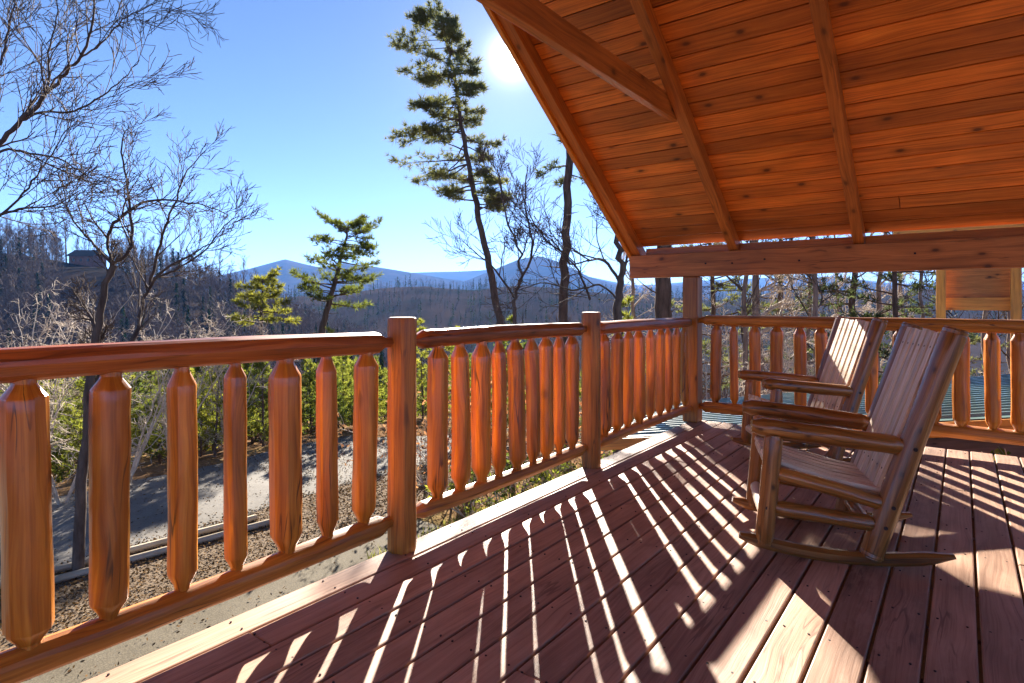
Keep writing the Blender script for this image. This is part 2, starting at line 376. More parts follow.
# ------------------------------------------------------------------ deck
DX0, DX1, DY0, DY1 = -.03, 4.8, -9.0, .12
def build_deck():
    b = MB(); w, gap = .142, .011; x = DX0; th = .019
    sc_ = MB()
    joists = np.arange(DY0 + .1, DY1, .405)
    while x < DX1:
        # boards are cut to random lengths and butted over a joist
        cuts = [DY0]; y = DY0 + joists[0] + rng.choice([4, 6, 8]) * .405 - .1
        y = DY0 + .1 + .405 * int(rng.integers(4, 12))
        while y < DY1 - 1.0:
            cuts.append(y); y += .405 * 12
        cuts.append(DY1 + rng.uniform(-.004, .006))
        for a, c in zip(cuts[:-1], cuts[1:]):
            dz = rng.uniform(-.002, .002)
            b.box((x + w / 2, (a + c) / 2, -th + dz), (w / 2, 0, 0), (0, (c - a) / 2 - .002, 0), (0, 0, th), rng.random())
        for yj in joists:
            for fx in (.2, .8):
                cx = x + w * fx + rng.uniform(-.006, .006); cy = yj + rng.uniform(-.006, .006)
                if cx < -1: continue
                sc_.tube([(cx, cy, -.004), (cx, cy, .0022)], .0042, k=7, smooth=False)
        x += w + gap
    o = b.build('deck', M['deck'], bevel=.006)
    props(o, 'reddish brown painted plank deck striped with railing shadows', 'deck', kind='structure')
    sc_.build('screw', M['screw'], o)['kind'] = 'stuff'
    r = MB()
    r.box((DX0 + .024, (DY0 + DY1) / 2 - .03, -.165), (.02, 0, 0), (0, (DY1 - DY0) / 2 - .06, 0), (0, 0, .122))
    r.box(((DX0 + DX1) / 2, DY1 - .05, -.165), ((DX1 - DX0) / 2, 0, 0), (0, .02, 0), (0, 0, .122))
    r.build('rim_joist', M['rim'], o, bevel=.003)
    jb = MB()
    for yj in joists: jb.box(((DX0 + DX1) / 2 + .03, yj, -.165), ((DX1 - DX0) / 2 - .06, 0, 0), (0, .019, 0), (0, 0, .12))
    jb.build('joist', M['rim'], o)
    for (px_, py_) in ((.25, -.3), (.25, -4.0), (.25, -8.0), (4.5, -.3), (4.5, -4.0), (4.5, -8.0)):
        s_ = MB(); s_.box((px_, py_, -1.745), (.07, 0, 0), (0, .07, 0), (0, 0, 1.455)); s_.build('support_post', M['rim'], o, bevel=.006)
build_deck()

# ------------------------------------------------------------------ log railing
def log_profile(seed, amt=.10):
    r_ = np.random.default_rng(seed)
    ph = r_.uniform(0, 6.28, 6); m = int(r_.integers(5, 8))
    def prof(n, ang):
        u = np.linspace(0, 1, n)[:, None]; rg = r_.normal(0, .006, (n, len(ang)))
        f = np.abs(((ang[None, :] + ph[0] + .15 * np.sin(u * 3 + ph[4])) * m / (2 * PI)) % 1 - .5) * 2     # flats left by the drawknife
        out = 1 - amt * (f ** 2) * .9 + amt * .45
        out = out + .018 * np.sin(u * 6 + ph[1]) * np.cos(ang[None, :] + ph[2]) + .012 * np.sin(u * 17 + ph[3]) + .012 * np.sin(u * 23 + 3 * ang[None, :] + ph[5]) + rg + .03 * np.exp(-((u - .2 - .1 * ph[1]) / .03) ** 2) * np.maximum(np.cos(ang[None, :] - ph[0]), 0) ** 6
        return out
    return prof

def log_between(mb, a, b, r, neck=.5, neck_len=.07, end=.02, bow=.0, seed=0, k=22, n=18, taper=0.0, amt=.10):
    """peeled log from a to b whose ends are shaved down to round tenons"""
    a = np.asarray(a, float); b = np.asarray(b, float); L = np.linalg.norm(b - a); r_ = np.random.default_rng(seed)
    t = nrm(b - a); side = nrm(np.cross(t, r_.normal(size=3)))
    f = [0, end / L, (end + neck_len * .25) / L, (end + neck_len) / L, (end + neck_len * 1.18) / L]
    g = [neck, neck, neck + .08, .97, 1.0]
    inner = np.linspace(f[-1], 1 - f[-1], n)[1:-1]
    fr = np.concatenate([f, inner, [1 - q for q in f[::-1]]]); rr = np.concatenate([g, np.ones(len(inner)), g[::-1]])
    rr = rr * r * (1 + taper * (fr - .5))
    pts = a[None] + (b - a)[None] * fr[:, None] + side[None] * (bow * np.sin(fr * PI))[:, None]
    mb.tube(pts, rr, k=k, prof=log_profile(seed, amt), rnd=r_.random())

RAILZ, BOTZ = 1.015, .150
def px_to_y(px): # intersection of view column with plane x=0
    t = (px - 512) / F; dx = RT[0] * t + FW[0]; dy = RT[1] * t + FW[1]; k = -CAM[0] / dx; return CAM[1] + k * dy, k
def px_to_x(px, yp=0.0):
    t = (px - 512) / F; dx = RT[0] * t + FW[0]; dy = RT[1] * t + FW[1]; k = (yp - CAM[1]) / dy; return CAM[0] + k * dx, k

seed_ = [100]
def nseed(): seed_[0] += 1; return seed_[0]

def railing(label, a, b, bal, top_r, bot_r, mat_top='toprail', zt=RAILZ, zb=BOTZ, dzt=0.0):
    """bal: list of (fraction of the run, diameter)"""
    a = np.array((*a, 0.)); b = np.array((*b, 0.))
    t = thing('log_railing', label, 'railing', a, group='log railing sections round the deck')
    m = MB(); log_between(m, a + (0, 0, zt), b + (0, 0, zt + dzt), top_r, neck=.5, neck_len=.05, end=.10, bow=.012, seed=nseed(), n=30); m.build('top_rail', M[mat_top], t, a)
    m = MB(); log_between(m, a + (0, 0, zb), b + (0, 0, zb), bot_r, neck=.55, neck_len=.05, end=.09, bow=.008, seed=nseed(), n=30); m.build('bottom_rail', M['post'], t, a)
    for f, dia in bal:
        p = a + (b - a) * f
        m = MB(); sd = nseed(); r_ = np.random.default_rng(sd)
        lean = np.append(r_.uniform(-.006, .006, 2), 0)
        log_between(m, p + (0, 0, zb + bot_r * .55) + lean, p + (0, 0, zt + dzt * f - top_r * .55) - lean, dia * .435, neck=.52, neck_len=.044 + r_.uniform(-.008, .018), end=.022, bow=r_.uniform(-.009, .009), seed=sd, taper=r_.uniform(-.1, .1))
        m.build('baluster', M['rail'], t, a)
    return t

def post(label, x, y, h, r, seed, group='log posts of the left railing'):
    t = thing('railing_post', label, 'post', (x, y, 0), group=group)
    m = MB()
    zs = np.concatenate([[0, .01], np.linspace(.05, h - .02, 16), [h - .006, h]])
    rr = np.full(len(zs), r); rr[-1] = r * .9; rr[-2] = r * .975
    m.tube([(0, 0, z) for z in zs], rr, k=26, prof=log_profile(seed, .11)); m.build('log', M['post'], t)
    return t

PA, PB, PC = -4.0, -2.13, 0.0
near_bal = [(27, .136), (110, .126), (182, .106), (236, .092), (286, .142), (327, .10), (365, .124)]
Y3 = -6.05
bl = []
for px, dia in near_bal:
    y, _ = px_to_y(px); bl.append(((y - Y3) / (PA - Y3), dia))
bl = [(.085, .12), (.185, .11)] + bl
railing('nearest log railing section, thick balusters overlooking the driveway', (0, Y3), (0, PA), bl, .05, .05)
railing('middle log railing section between the two round log posts', (0, PA), (0, PB),
        [((px_to_y(p)[0] - PA) / (PB - PA), dd) for p, dd in ((438, .120), (460, .114), (482, .130), (499, .098), (516, .118), (532, .104), (546, .114), (559, .098), (572, .108))], .047, .042)
railing('short log railing section running into the square corner post', (0, PB), (0, PC),
        [((px_to_y(p)[0] - PB) / (PC - PB), dd) for p, dd in ((604, .122), (617.5, .115), (628, .104), (639, .122), (650, .094), (660, .10), (668, .09), (676.5, .09), (684.5, .088))], .047, .042)
post('round log post with flat top at the left, beside the thick balusters', .015, PA, 1.135, .068, 901)
post('round log post with flat top in the middle of the left railing', .015, PB, 1.14, .068, 902)
post('round log post left of the picture at the end of the railing', .015, Y3 - .02, 1.135, .07, 903)
# back railing along y = 0, starts at the corner post
XB1 = 3.35
back = []
for p, dd in ((716, .115), (734, .088), (755, .115), (777, .125), (800, .118), (821, .115), (846, .11), (872, .11), (901, .12), (934, .115), (961, .135), (992.5, .115), (1020, .13)):
    x, k = px_to_x(p); back.append((x / XB1, dd))
for q in (2.62, 2.83, 3.05, 3.22): back.append((q / XB1, .115))
railing('log railing across the far side behind the rocking chairs', (0, 0), (XB1, 0), back, .053, .055, mat_top='post', zt=1.035, zb=.165, dzt=-.01)

def square_post(name, label, x, y, z0, z1, h, group=None):
    t = thing(name, label, 'post', (x, y, z0), group=group)
    m = MB(); m.box((0, 0, (z1 - z0) / 2), (h, 0, 0), (0, h, 0), (0, 0, (z1 - z0) / 2), .4); m.build('timber', M['post'], t, bevel=.012)
    return t
square_post('corner_post', 'square timber post at the deck corner holding up the roof beam', 0.0, 0.0, 0, 1.478, .078)
square_post('corner_post', 'square timber post at the right end of the far railing', XB1 + .07, 0.0, 0, 1.478, .078)

# ------------------------------------------------------------------ porch roof
TH = math.radians(35.3)
ES = np.array((0, -math.cos(TH), math.sin(TH))); EN = np.array((0, math.sin(TH), math.cos(TH)))
Z0 = 1.70                                              # rafter underside above y = 0
RIDGE_Y = -3.3; SR = -RIDGE_Y / math.cos(TH)
def RP(x, s, n): return np.array((x, 0, Z0)) + ES * s + EN * n
def build_roof():
    t = thing('porch_roof', 'gabled porch roof with stained plank ceiling, rafters and a heavy eave beam', 'porch roof', (0, 0, 1.48))
    O = (0, 0, 1.48)
    X0, X1 = -.68, 5.2
    mir = lambda v: np.array((v[0], -v[1], v[2]))
    def rbox(mb, x, s0, s1, n0, n1, hw, rnd=None, far=False):
        c = RP(x, (s0 + s1) / 2, (n0 + n1) / 2); ax, ay, az = np.array((hw, 0, 0)), ES * (s1 - s0) / 2, EN * (n1 - n0) / 2
        if far:
            c = np.array((c[0], 2 * RIDGE_Y - c[1], c[2])); ay = mir(ay); az = mir(az)
        mb.box(c, ax, ay, az, rnd)
    RD = .125
    # ceiling planks (both slopes); butt joints at random places
    for far in (False, True):
        cp = MB(); s = .03; w = .142
        while s < SR - .1:
            cuts = [X0] + ([X0 + rng.uniform(1.5, 4.5)] if rng.random() < .12 else []) + [X1]
            for a, b in zip(cuts[:-1], cuts[1:]):
                rbox(cp, (a + b) / 2, s, s + w - rng.uniform(.006, .009), RD, RD + .02, (b - a) / 2 - .0015, rng.random(), far)
            s += w
        cp.build('ceiling', M['ceiling'], t, O, bevel=.005)
    for far in (False, True):
        rc = MB(); rbox(rc, (X0 + X1) / 2, .02, SR + .05, RD + .024, RD + .05, (X1 - X0) / 2 + .05, None, far); rc.build('roof_covering', M['shingle'], t, O)
        for x in (.42, 1.49, 2.85, 3.9, 4.9):
            rm = MB(); rbox(rm, x, -.12, SR - .02, 0, RD - .002, .042, None, far); rm.build('rafter', M['rafter'], t, O, bevel=.005)
        rm = MB(); rbox(rm, X0 + .075, -.12, SR - .02, 0, RD - .002, .045, None, far); rm.build('rafter', M['rafter'], t, O, bevel=.005)
        fb = MB(); rbox(fb, X0 + .008, -.16, SR, -.03, RD + .052, .02, None, far); fb.build('barge_board', M['rail'], t, O, bevel=.004)
    # one collar tie across the first pair of rafters
    ct = MB(); yj = -1.38; zj = Z0 + 1.38 * math.tan(TH)
    ct.box((.42 - .075, RIDGE_Y, zj + .085), (.03, 0, 0), (0, RIDGE_Y * -1 - 1.34, 0), (0, 0, .085)); ct.build('collar_tie', M['rafter'], t, O, bevel=.005)
    rb = MB(); rb.box(((X0 + X1) / 2 + .05, RIDGE_Y, Z0 + SR * math.sin(TH) - .02), ((X1 - X0) / 2 - .1, 0, 0), (0, .03, 0), (0, 0, .10)); rb.build('ridge_beam', M['rafter'], t, O, bevel=.005)
    for x in (.16, .42, .72, 1.02, 1.9, 2.7):
        bo = MB(); zb = 1.60 + rng.uniform(-.03, .04); bo.tube([(x, -.068, zb), (x, -.078, zb)], .009, k=10, smooth=False); bo.build('bolt', M['screw'], t, O)
    for y in (0.0, 2 * RIDGE_Y):
        bm_ = MB(); bm_.box(((X1 - .67) / 2, y, 1.60), ((X1 + .67) / 2, 0, 0), (0, .07, 0), (0, 0, .12), .6); bm_.build('eave_beam', M['beam'], t, O, bevel=.007)
        bk = MB(); sg = 1 if y == 0 else -1
        xs = [X0 + .12, .42, 1.49, 2.85, 3.9, 4.9, X1]
        for a, c in zip(xs[:-1], xs[1:]):
            bk.box(((a + c) / 2, y + sg * .03, 1.758), ((c - a) / 2 - .045, 0, 0), (0, .02, 0), (0, 0, .036))
        bk.build('blocking', M['rafter'], t, O, bevel=.003)
build_roof()

# ------------------------------------------------------------------ rocking chairs
def make_chair(label):
    t = thing('rocking_chair', label, 'rocking chair', (0, 0, 0), group='log rocking chairs on the deck')
    V = .275
    def rk_z(u): return .27 * u * u
    for s in (-1, 1):
        m = MB(); n = 22; us = np.linspace(-.45, .44, n)
        pts = [(u, s * V, rk_z(u) + .030) for u in us]
        hgt = np.full(n, .030); hgt[0] = .010; hgt[1] = .018; hgt[2] = .026; hgt[-1] = .014; hgt[-2] = .024
        # plank section swept along the curve
        b0 = len(m.v); k = 8; rn = rng.random()
        ang = np.linspace(0, 2 * PI, k, endpoint=False) + PI / 8
        for i, p in enumerate(pts):
            tx = np.array((1, 0, .54 * us[i])); tx = nrm(tx); up = np.array((-tx[2], 0, tx[0]))
            for a in ang:
                ca, sa = math.cos(a), math.sin(a); q = (abs(ca) ** 4 + abs(sa) ** 4) ** -.25
                m.v.append(np.array(p) + np.array((0, 1, 0)) * ca * q * .024 + up * sa * q * hgt[i])
        for i in range(n - 1):
            for j in range(k):
                j2 = (j + 1) % k
                m.face((b0 + i * k + j, b0 + (i + 1) * k + j, b0 + (i + 1) * k + j2, b0 + i * k + j2),
                       ((us[i], j * .02), (us[i + 1], j * .02), (us[i + 1], j * .02 + .02), (us[i], j * .02 + .02)), rn, True)
        m.face([b0 + j for j in range(k)], [(0, 0)] * k, rn); m.face([b0 + (n - 1) * k + j for j in range(k)][::-1], [(0, 0)] * k, rn)
        m.build('rocker', M['chair'], t)
    def log(name, a, b, r, neck=.62, nl=.035, end=.012, mat='chair', bow=.004, k=18):
        m = MB(); log_between(m, a, b, r, neck=neck, neck_len=nl, end=end, bow=bow, seed=nseed(), k=k, n=12, amt=.035); return m.build(name, M[mat], t)
    def backp(z): return -.125 - .335 * (z - .05) / 1.04          # rear post lean
    for s in (-1, 1):
        y = s * V
        log('front_leg', (.33, y, .055), (.285, y, .575), .042, neck=.9, nl=.03)
        log('back_post', (backp(.045), y, .045), (backp(1.09), y, 1.09), .05, neck=.93, nl=.02, end=.004)
        log('armrest', (.385, y, .615), (backp(.555) + .03, y, .558), .043, neck=.72, nl=.03)
        log('stretcher', (.31, y, .235), (backp(.195), y, .195), .036, neck=.6, nl=.04)
        log('seat_rail', (.30, y, .40), (backp(.28), y, .285), .034, neck=.6, nl=.03)
    log('stretcher', (.318, -V, .18), (.318, V, .18), .03, neck=.6, nl=.04, mat='slat')
    log('stretcher', (.296, -V, .425), (.296, V, .425), .031, neck=.6, nl=.04, mat='slat')
    log('stretcher', (backp(.13), -V, .14), (backp(.13), V, .14), .03, neck=.6, nl=.04, mat='chair')
    log('stretcher', (backp(.29), -V, .29), (backp(.29), V, .29), .028, neck=.6, nl=.04, mat='slat')
    log('back_rail', (backp(.42) - .01, -V, .42), (backp(.42) - .01, V, .42), .026, neck=.7, nl=.03, mat='slat')
    log('back_rail', (backp(1.0) - .01, -V, 1.0), (backp(1.0) - .01, V, 1.0), .028, neck=.7, nl=.03)
    for s in (-1, 1):
        for (u, z, rr_) in ((.318, .235, .042), (.302, .40, .042), (backp(.195), .195, .05), (backp(.29), .288, .05), (backp(.555), .555, .05)):
            m = MB(); y = s * (V + rr_ * .96); m.tube([(u, y - s * .006, z), (u, y + s * .004, z)], .009, k=10, smooth=False); m.build('peg', M['screw'], t)
    ns = 6; wd = .47 / ns
    m = MB()
    for i in range(ns):
        y = -.235 + wd * (i + .5)
        a = np.array((.325, y, .455)); c = np.array((-.185, y, .335)); d = nrm(c - a); up = nrm(np.cross((0, 1., 0), d)); up = up if up[2] > 0 else -up
        # three short pieces follow the dished seat
        pts = [a, a + (c - a) * .3 - up * .012, a + (c - a) * .65 - up * .016, c]
        for p, q in zip(pts[:-1], pts[1:]):
            dd = nrm(q - p); uu = nrm(np.cross(dd, (0, 1., 0))); uu = uu if uu[2] > 0 else -uu
            m.box((p + q) / 2, dd * (np.linalg.norm(q - p) / 2 + .001), (0, wd / 2 - .0115, 0), uu * .011, (i * .37) % 1)
    m.build('seat', M['slat'], t, bevel=.004)
    m = MB()
    for i in range(ns):
        y = -.225 + .45 / ns * (i + .5)
        zt = 1.075 + rng.uniform(-.008, .008)
        a = np.array((backp(.33) + .05, y, .33)); c = np.array((backp(zt) + .034, y, zt)); d = nrm(c - a); nn = nrm(np.cross((0, 1., 0), d))
        m.box((a + c) / 2, d * np.linalg.norm(c - a) / 2, (0, .45 / ns / 2 - .0115, 0), nn * .0085, (i * .53 + .2) % 1)
        fn = nn if nn[0] > 0 else -nn
        for z in (.43, 1.0):
            q = a + (c - a) * ((z - .33) / (zt - .33))
            m.tube([q + fn * .005, q + fn * .0098], .0055, k=8, smooth=False, mi=1)
    m.build('backrest', [M['slat'], M['screw']], t, bevel=.004)
    return t
ch1 = make_chair('nearer log rocking chair with pale slatted back, its front legs lit by the sun')
ch2 = copy_tree(ch1); ch2['label'] = 'farther log rocking chair, darker slatted back half in shadow, closest to the corner post'
A1, A2 = math.radians(20), math.radians(42)
ch1.location = (1.665, -2.63, 0); ch1.rotation_euler = (0, 0, PI + A1)
ch2.location = (1.20, -.93, 0); ch2.rotation_euler = (0, 0, PI + A2 - math.radians(8))

# ------------------------------------------------------------------ vegetation generators
class Br:
    """collects branch polylines as tapering tubes in one mesh"""
    def __init__(s): s.V = []; s.Q = []; s.n = 0
    def add(s, pts, r, k):
        pts = np.asarray(pts, float); n = len(pts); d = pts[-1] - pts[0]
        a = np.cross(d, (0.13, .21, 1.) if abs(d[2]) < .95 * np.linalg.norm(d) else (1., .1, 0)); a = nrm(a); b = nrm(np.cross(d, a))
        an = np.arange(k) * 2 * PI / k
        ring = np.cos(an)[:, None] * a + np.sin(an)[:, None] * b
        V = pts[:, None, :] + ring[None] * np.asarray(r)[:, None, None]
        s.V.append(V.reshape(-1, 3))
        i = np.arange(n - 1)[:, None] * k; j = np.arange(k)[None]; j2 = (j + 1) % k
        s.Q.append((np.stack([i + j, i + j2, i + k + j2, i + k + j], -1) + s.n).reshape(-1, 4)); s.n += n * k
    def build(s, name, mat, parent=None, origin=(0, 0, 0)):
        V = np.vstack(s.V) - np.asarray(origin, float); Q = np.vstack(s.Q)
        return link_mesh(name, np_mesh(name, V, Q, 4, smooth=True), mat, parent)

def rot_dir(t, ang, g):
    a = nrm(np.cross(t, g.normal(size=3))); return nrm(t * math.cos(ang) + a * math.sin(ang))

def grow(br, p, d, L, r, lev, mx, g, kids, wig=.16, trop=.06, spread=(28, 62), minr=.004, shrink=(.45, .72), top=None, flat=None):
    n = 7 if lev <= 1 else (5 if lev == 2 else 4)
    pts = [p]; dd = d
    for i in range(n):
        dd = nrm(dd + g.normal(0, wig, 3) + np.array((0, 0, trop))); p = p + dd * L / n; pts.append(p)
    pts = np.array(pts); rr = np.linspace(r, max(r * .3, minr), n + 1)
    tgt = br[0] if lev == 0 else br[1]
    tgt.add(pts, rr, 10 if lev == 0 else (6 if r > .03 else (4 if r > .012 else 3)))
    spawn(br, pts, rr, L, lev, mx, g, kids, wig, trop, spread, minr, shrink)
def spawn(br, pts, rr, L, lev, mx, g, kids, wig, trop, spread, minr, shrink, f0=.22):
    if lev >= mx: return
    n = len(pts) - 1
    for j in range(kids[min(lev, len(kids) - 1)]):
        f = f0 + (1 - f0) * (j + g.random()) / kids[min(lev, len(kids) - 1)]; x = f * n; i = min(int(x), n - 1)
        q = pts[i] + (pts[i + 1] - pts[i]) * (x - i); t = nrm(pts[i + 1] - pts[i]); rq = rr[i] + (rr[i + 1] - rr[i]) * (x - i)
        cd = rot_dir(t, math.radians(g.uniform(*spread)), g)
        cl = L * g.uniform(*shrink) * (1.08 - .45 * f)
        grow(br, q, cd, cl, max(rq * .58, minr), lev + 1, mx, g, kids, wig, trop, spread, minr, shrink)

def bare_tree(name, label, cat, base, limbs, seed, kids=(6, 6, 5, 3), mx=4, bark='bark_bare', twig='twig_dark', group=None, minr=.005, wig=.16, trop=.05, L0=None, shrink=(.45, .72), spread=(28, 62), loc_origin=True):
    """limbs: list of (points, r0, r1, level): level 0 goes to the trunk mesh"""
    g = np.random.default_rng(seed)
    t = thing(name, label, cat, base, group=group)
    br = (Br(), Br()); extra = []
    for pts, r0, r1, lev in limbs:
        pts = np.array(pts, float)
        # resample with small wiggle
        m = max(6, len(pts) * 4); f = np.linspace(0, len(pts) - 1, m); out = []
        for x in f:                       # Catmull-Rom
            i = min(int(x), len(pts) - 2); u = x - i
            p0, p1, p2, p3 = pts[max(i - 1, 0)], pts[i], pts[i + 1], pts[min(i + 2, len(pts) - 1)]
            out.append(.5 * ((2 * p1) + (-p0 + p2) * u + (2 * p0 - 5 * p1 + 4 * p2 - p3) * u * u + (-p0 + 3 * p1 - 3 * p2 + p3) * u ** 3))
        out = np.array(out); L = np.linalg.norm(np.diff(out, axis=0), axis=1).sum()
        out[1:] += g.normal(0, L * .004, out[1:].shape)
        rr = np.linspace(r0, r1, m)
        bb = br
        if lev == 1 and name == 'bare_tree':
            bb = (br[0], Br()); extra.append(bb[1])
        (bb[0] if lev == 0 else bb[1]).add(out, rr, 10 if r0 > .05 else 7)
        spawn(bb, out, rr, (L0 or L * .55), lev, mx, g, kids, wig, trop, spread, minr, shrink, f0=.45 if lev == 0 else .15)
    if br[0].V: br[0].build('trunk', M[bark], t, base)
    if br[1].V: br[1].build('branches', M[twig], t, base)
    for e in extra: e.build('limb', M[twig], t, base)
    return t

def needles(C, D, size, k, g, width=.07, updir=.35):
    """C (n,3) tuft centres, D (n,3) directions -> thin triangle needles"""
    n = len(C); C = np.repeat(C, k, 0); D = np.repeat(D, k, 0); S = np.repeat(size, k)
    rv = g.normal(size=(n * k, 3)); rv /= np.linalg.norm(rv, axis=1)[:, None]
    v = rv + D * .75 + np.array((0, 0, updir)); v /= np.linalg.norm(v, axis=1)[:, None]
    sd = np.cross(v, g.normal(size=(n * k, 3))); sd /= np.linalg.norm(sd, axis=1)[:, None]
    ln = S * g.uniform(.7, 1.15, n * k); w = S * width
    b = C + rv * (S * .12)[:, None]
    V = np.stack([b - sd * w[:, None], b + sd * w[:, None], b + v * ln[:, None]], 1).reshape(-1, 3)
    Fc = np.arange(n * k * 3).reshape(-1, 3)
    return V, Fc, np.clip(np.repeat(g.random(n), k) * .6 + g.random(n * k) * .4, 0, 1)

def pine(name, label, cat, base, trunk, r0, seed, f0=.3, nb=40, Lmax=2.0, prof=lambda f: 1 - f * .75, bias=None, tuft=.2, k=14, subs=6, ntuft=4, needle='needle', group=None, rise=.15, droop=.25, bark='bark_pine', width=.07, dead=4, rtop=.25, blank=None):
    g = np.random.default_rng(seed)
    t = thing(name, label, cat, base, group=group)
    tr, brn = Br(), Br()
    tp = np.array(trunk, float); m = len(tp) * 5; f = np.linspace(0, len(tp) - 1, m)
    pts = np.stack([np.interp(f, np.arange(len(tp)), tp[:, c]) for c in range(3)], 1)
    ks = np.array([.25, .5, .25])
    for c in range(3):
        q = np.pad(pts[:, c], 1, mode='edge'); pts[1:-1, c] = np.convolve(q, ks, 'valid')[1:-1]
    Ltot = np.linalg.norm(np.diff(pts, axis=0), axis=1).sum()
    pts[1:] += g.normal(0, Ltot * .0018, pts[1:].shape)
    rr = np.interp(np.linspace(0, 1, m), [0, 1], [r0, r0 * rtop * .5]); tr.add(pts, rr, 10)
    C, D, S = [], [], []
    cnt = nb + dead
    for b in range(cnt):
        isdead = b >= nb
        fr = f0 + (1 - f0) * ((b + g.random()) / nb) if not isdead else f0 * g.uniform(.35, 1.0)
        fr = min(fr, .995)
        if blank is not None and blank(fr, g): continue
        x = fr * (m - 1); i = min(int(x), m - 2); o = pts[i] + (pts[i + 1] - pts[i]) * (x - i)
        az = g.uniform(0, 2 * PI); hd = np.array((math.cos(az), math.sin(az), 0))
        pr = prof((fr - f0) / (1 - f0)) if not isdead else .5
        if bias is not None:
            bv, amt = bias; w = np.dot(hd, bv); pr *= (1 + amt * w)
        L = max(Lmax * pr * g.uniform(.65, 1.15), .12)
        n = 6; bp = [o]; d = nrm(hd + np.array((0, 0, rise + g.uniform(-.15, .2) + .5 * max(fr - .75, 0) * 4)))
        for q in range(n):
            d = nrm(d + g.normal(0, .10, 3) + np.array((0, 0, -droop * .18 + .09 * droop * q))); bp.append(bp[-1] + d * L / n)
        bp = np.array(bp); br0 = max(min(rr[i] * .42, .012 + L * .016), .006); brn.add(bp, np.linspace(br0, .005, n + 1), 5)
        if isdead: continue
        ns_ = max(2, int(round(subs * min(1.0, L / (.62 * Lmax)))))
        for s in range(ns_):
            fs = .3 + .7 * (s + g.random()) / ns_; xx = fs * n; ii = min(int(xx), n - 1); so = bp[ii] + (bp[ii + 1] - bp[ii]) * (xx - ii)
            td = nrm(bp[ii + 1] - bp[ii]); sd = nrm(np.cross(td, (0, 0, 1.))) * (1 if s % 2 else -1)
            dv = nrm(td * .8 + sd * g.uniform(.5, 1.1) + np.array((0, 0, g.uniform(-.05, .35)))); Ls = L * .34 * g.uniform(.6, 1.2) * (1.15 - .6 * fs)
            e = so + dv * Ls + np.array((0, 0, g.uniform(0, .08) * Ls)); brn.add(np.array([so, (so + e) / 2 + g.normal(0, Ls * .04, 3), e]), [.008, .006, .004], 3)
            for q in range(ntuft):
                u = (q + 1) / ntuft if ntuft > 1 else 1
                C.append(so + (e - so) * u + g.normal(0, tuft * .22, 3)); D.append(dv); S.append(tuft * g.uniform(.75, 1.2))
        C.append(bp[-1]); D.append(nrm(bp[-1] - bp[-2])); S.append(tuft * 1.1)
    C.append(pts[-1]); D.append(np.array((0, 0, 1.))); S.append(tuft)
    V, Fc, rn = needles(np.array(C), np.array(D), np.array(S), k, g, width)
    tr.build('trunk', M[bark], t, base)
    brn.build('branches', M['bark_pine'], t, base)
    link_mesh('crown', np_mesh('crown', V - np.asarray(base, float), Fc, 3, rnd=rn), M[needle], t)
    return t

def gp(px, d, py=None):                 # ground point below a column of the view
    p = P(px, HZ, d); p[2] = Hs(p[0], p[1]) - .05; return p

# ------------------------------------------------------------------ the trees one by one
# tall leaning pine
D0 = 27.
b0 = gp(508, D0)
pine('tall_pine', 'tall leaning pine with sparse one sided crown against the blue sky', 'tree', b0,
     [b0, P(500, 325, D0), P(489, 265, D0), P(478, 215, D0), P(470, 170, D0 - .1), P(460, 120, D0 - .2), P(456, 80, D0 - .3), P(447, 45, D0 - .4), P(438, 20, D0 - .5)], .2, 21, f0=.38, nb=78, Lmax=2.45,
     prof=lambda f: (.55 + .75 * math.sin(min(f * 2.2 + .35, PI))) * (1 - .62 * f), bias=(-RT, .38), tuft=.28, k=16, subs=10, ntuft=3, rise=.0, droop=.55, dead=7, width=.06)
# mid pine beyond the first round post
b1 = gp(316, 30.)
pine('sunlit_pine', 'mid sized pine with yellow green lower boughs rising left of the first log post', 'tree', b1,
     [b1, P(322, 330, 30), P(330, 300, 30), P(338, 270, 30), P(346, 240, 30), P(348, 224, 30)], .2, 22, f0=.36, nb=52, Lmax=2.3,
     prof=lambda f: 1.0 - .62 * f if f < .5 else .45 * (1 + .8 * math.sin((f - .5) * 7)), tuft=.25, k=13, subs=7, ntuft=3, needle='needle_lit', rise=.15, droop=.5, dead=4, width=.07)
b2 = gp(262, 27.)
pine('sunlit_pine', 'small rounded yellow green pine left of the mid sized one', 'tree', b2,
     [b2, P(261, 335, 27), P(262, 300, 27), P(263, 279, 27)], .13, 23, f0=.4, nb=28, Lmax=1.45, prof=lambda f: 1.0 - .45 * f, tuft=.22, k=12, subs=6, ntuft=3, needle='needle_lit', rise=.2, droop=.5, dead=2, width=.075)
# straight pine close to the roof edge
b3 = gp(562, 17.)
pine('tall_pine', 'straight pine trunk beside the roof edge with a few short tufted boughs', 'tree', b3,
     [b3, P(563, 320, 17), P(566, 240, 17), P(569, 150, 17), P(571, 60, 17), P(573, -40, 17)], .145, 24, f0=.52, nb=26, Lmax=1.35, prof=lambda f: .9 - .2 * f, tuft=.2, k=14, subs=5, ntuft=3, dead=10, droop=.4, rise=.1, rtop=1.1)
# thick trunk right of the roof corner
b4 = gp(663, 17.)
pine('tall_pine', 'thick pine trunk standing just left of the corner post', 'tree', b4,
     [b4, P(663, 320, 17), P(664, 250, 17), P(666, 100, 17), P(668, -80, 17)], .26, 25, f0=.75, nb=26, Lmax=2.4, prof=lambda f: 1 - .4 * f, tuft=.24, k=12, subs=5, ntuft=3, dead=3, rtop=1.2)
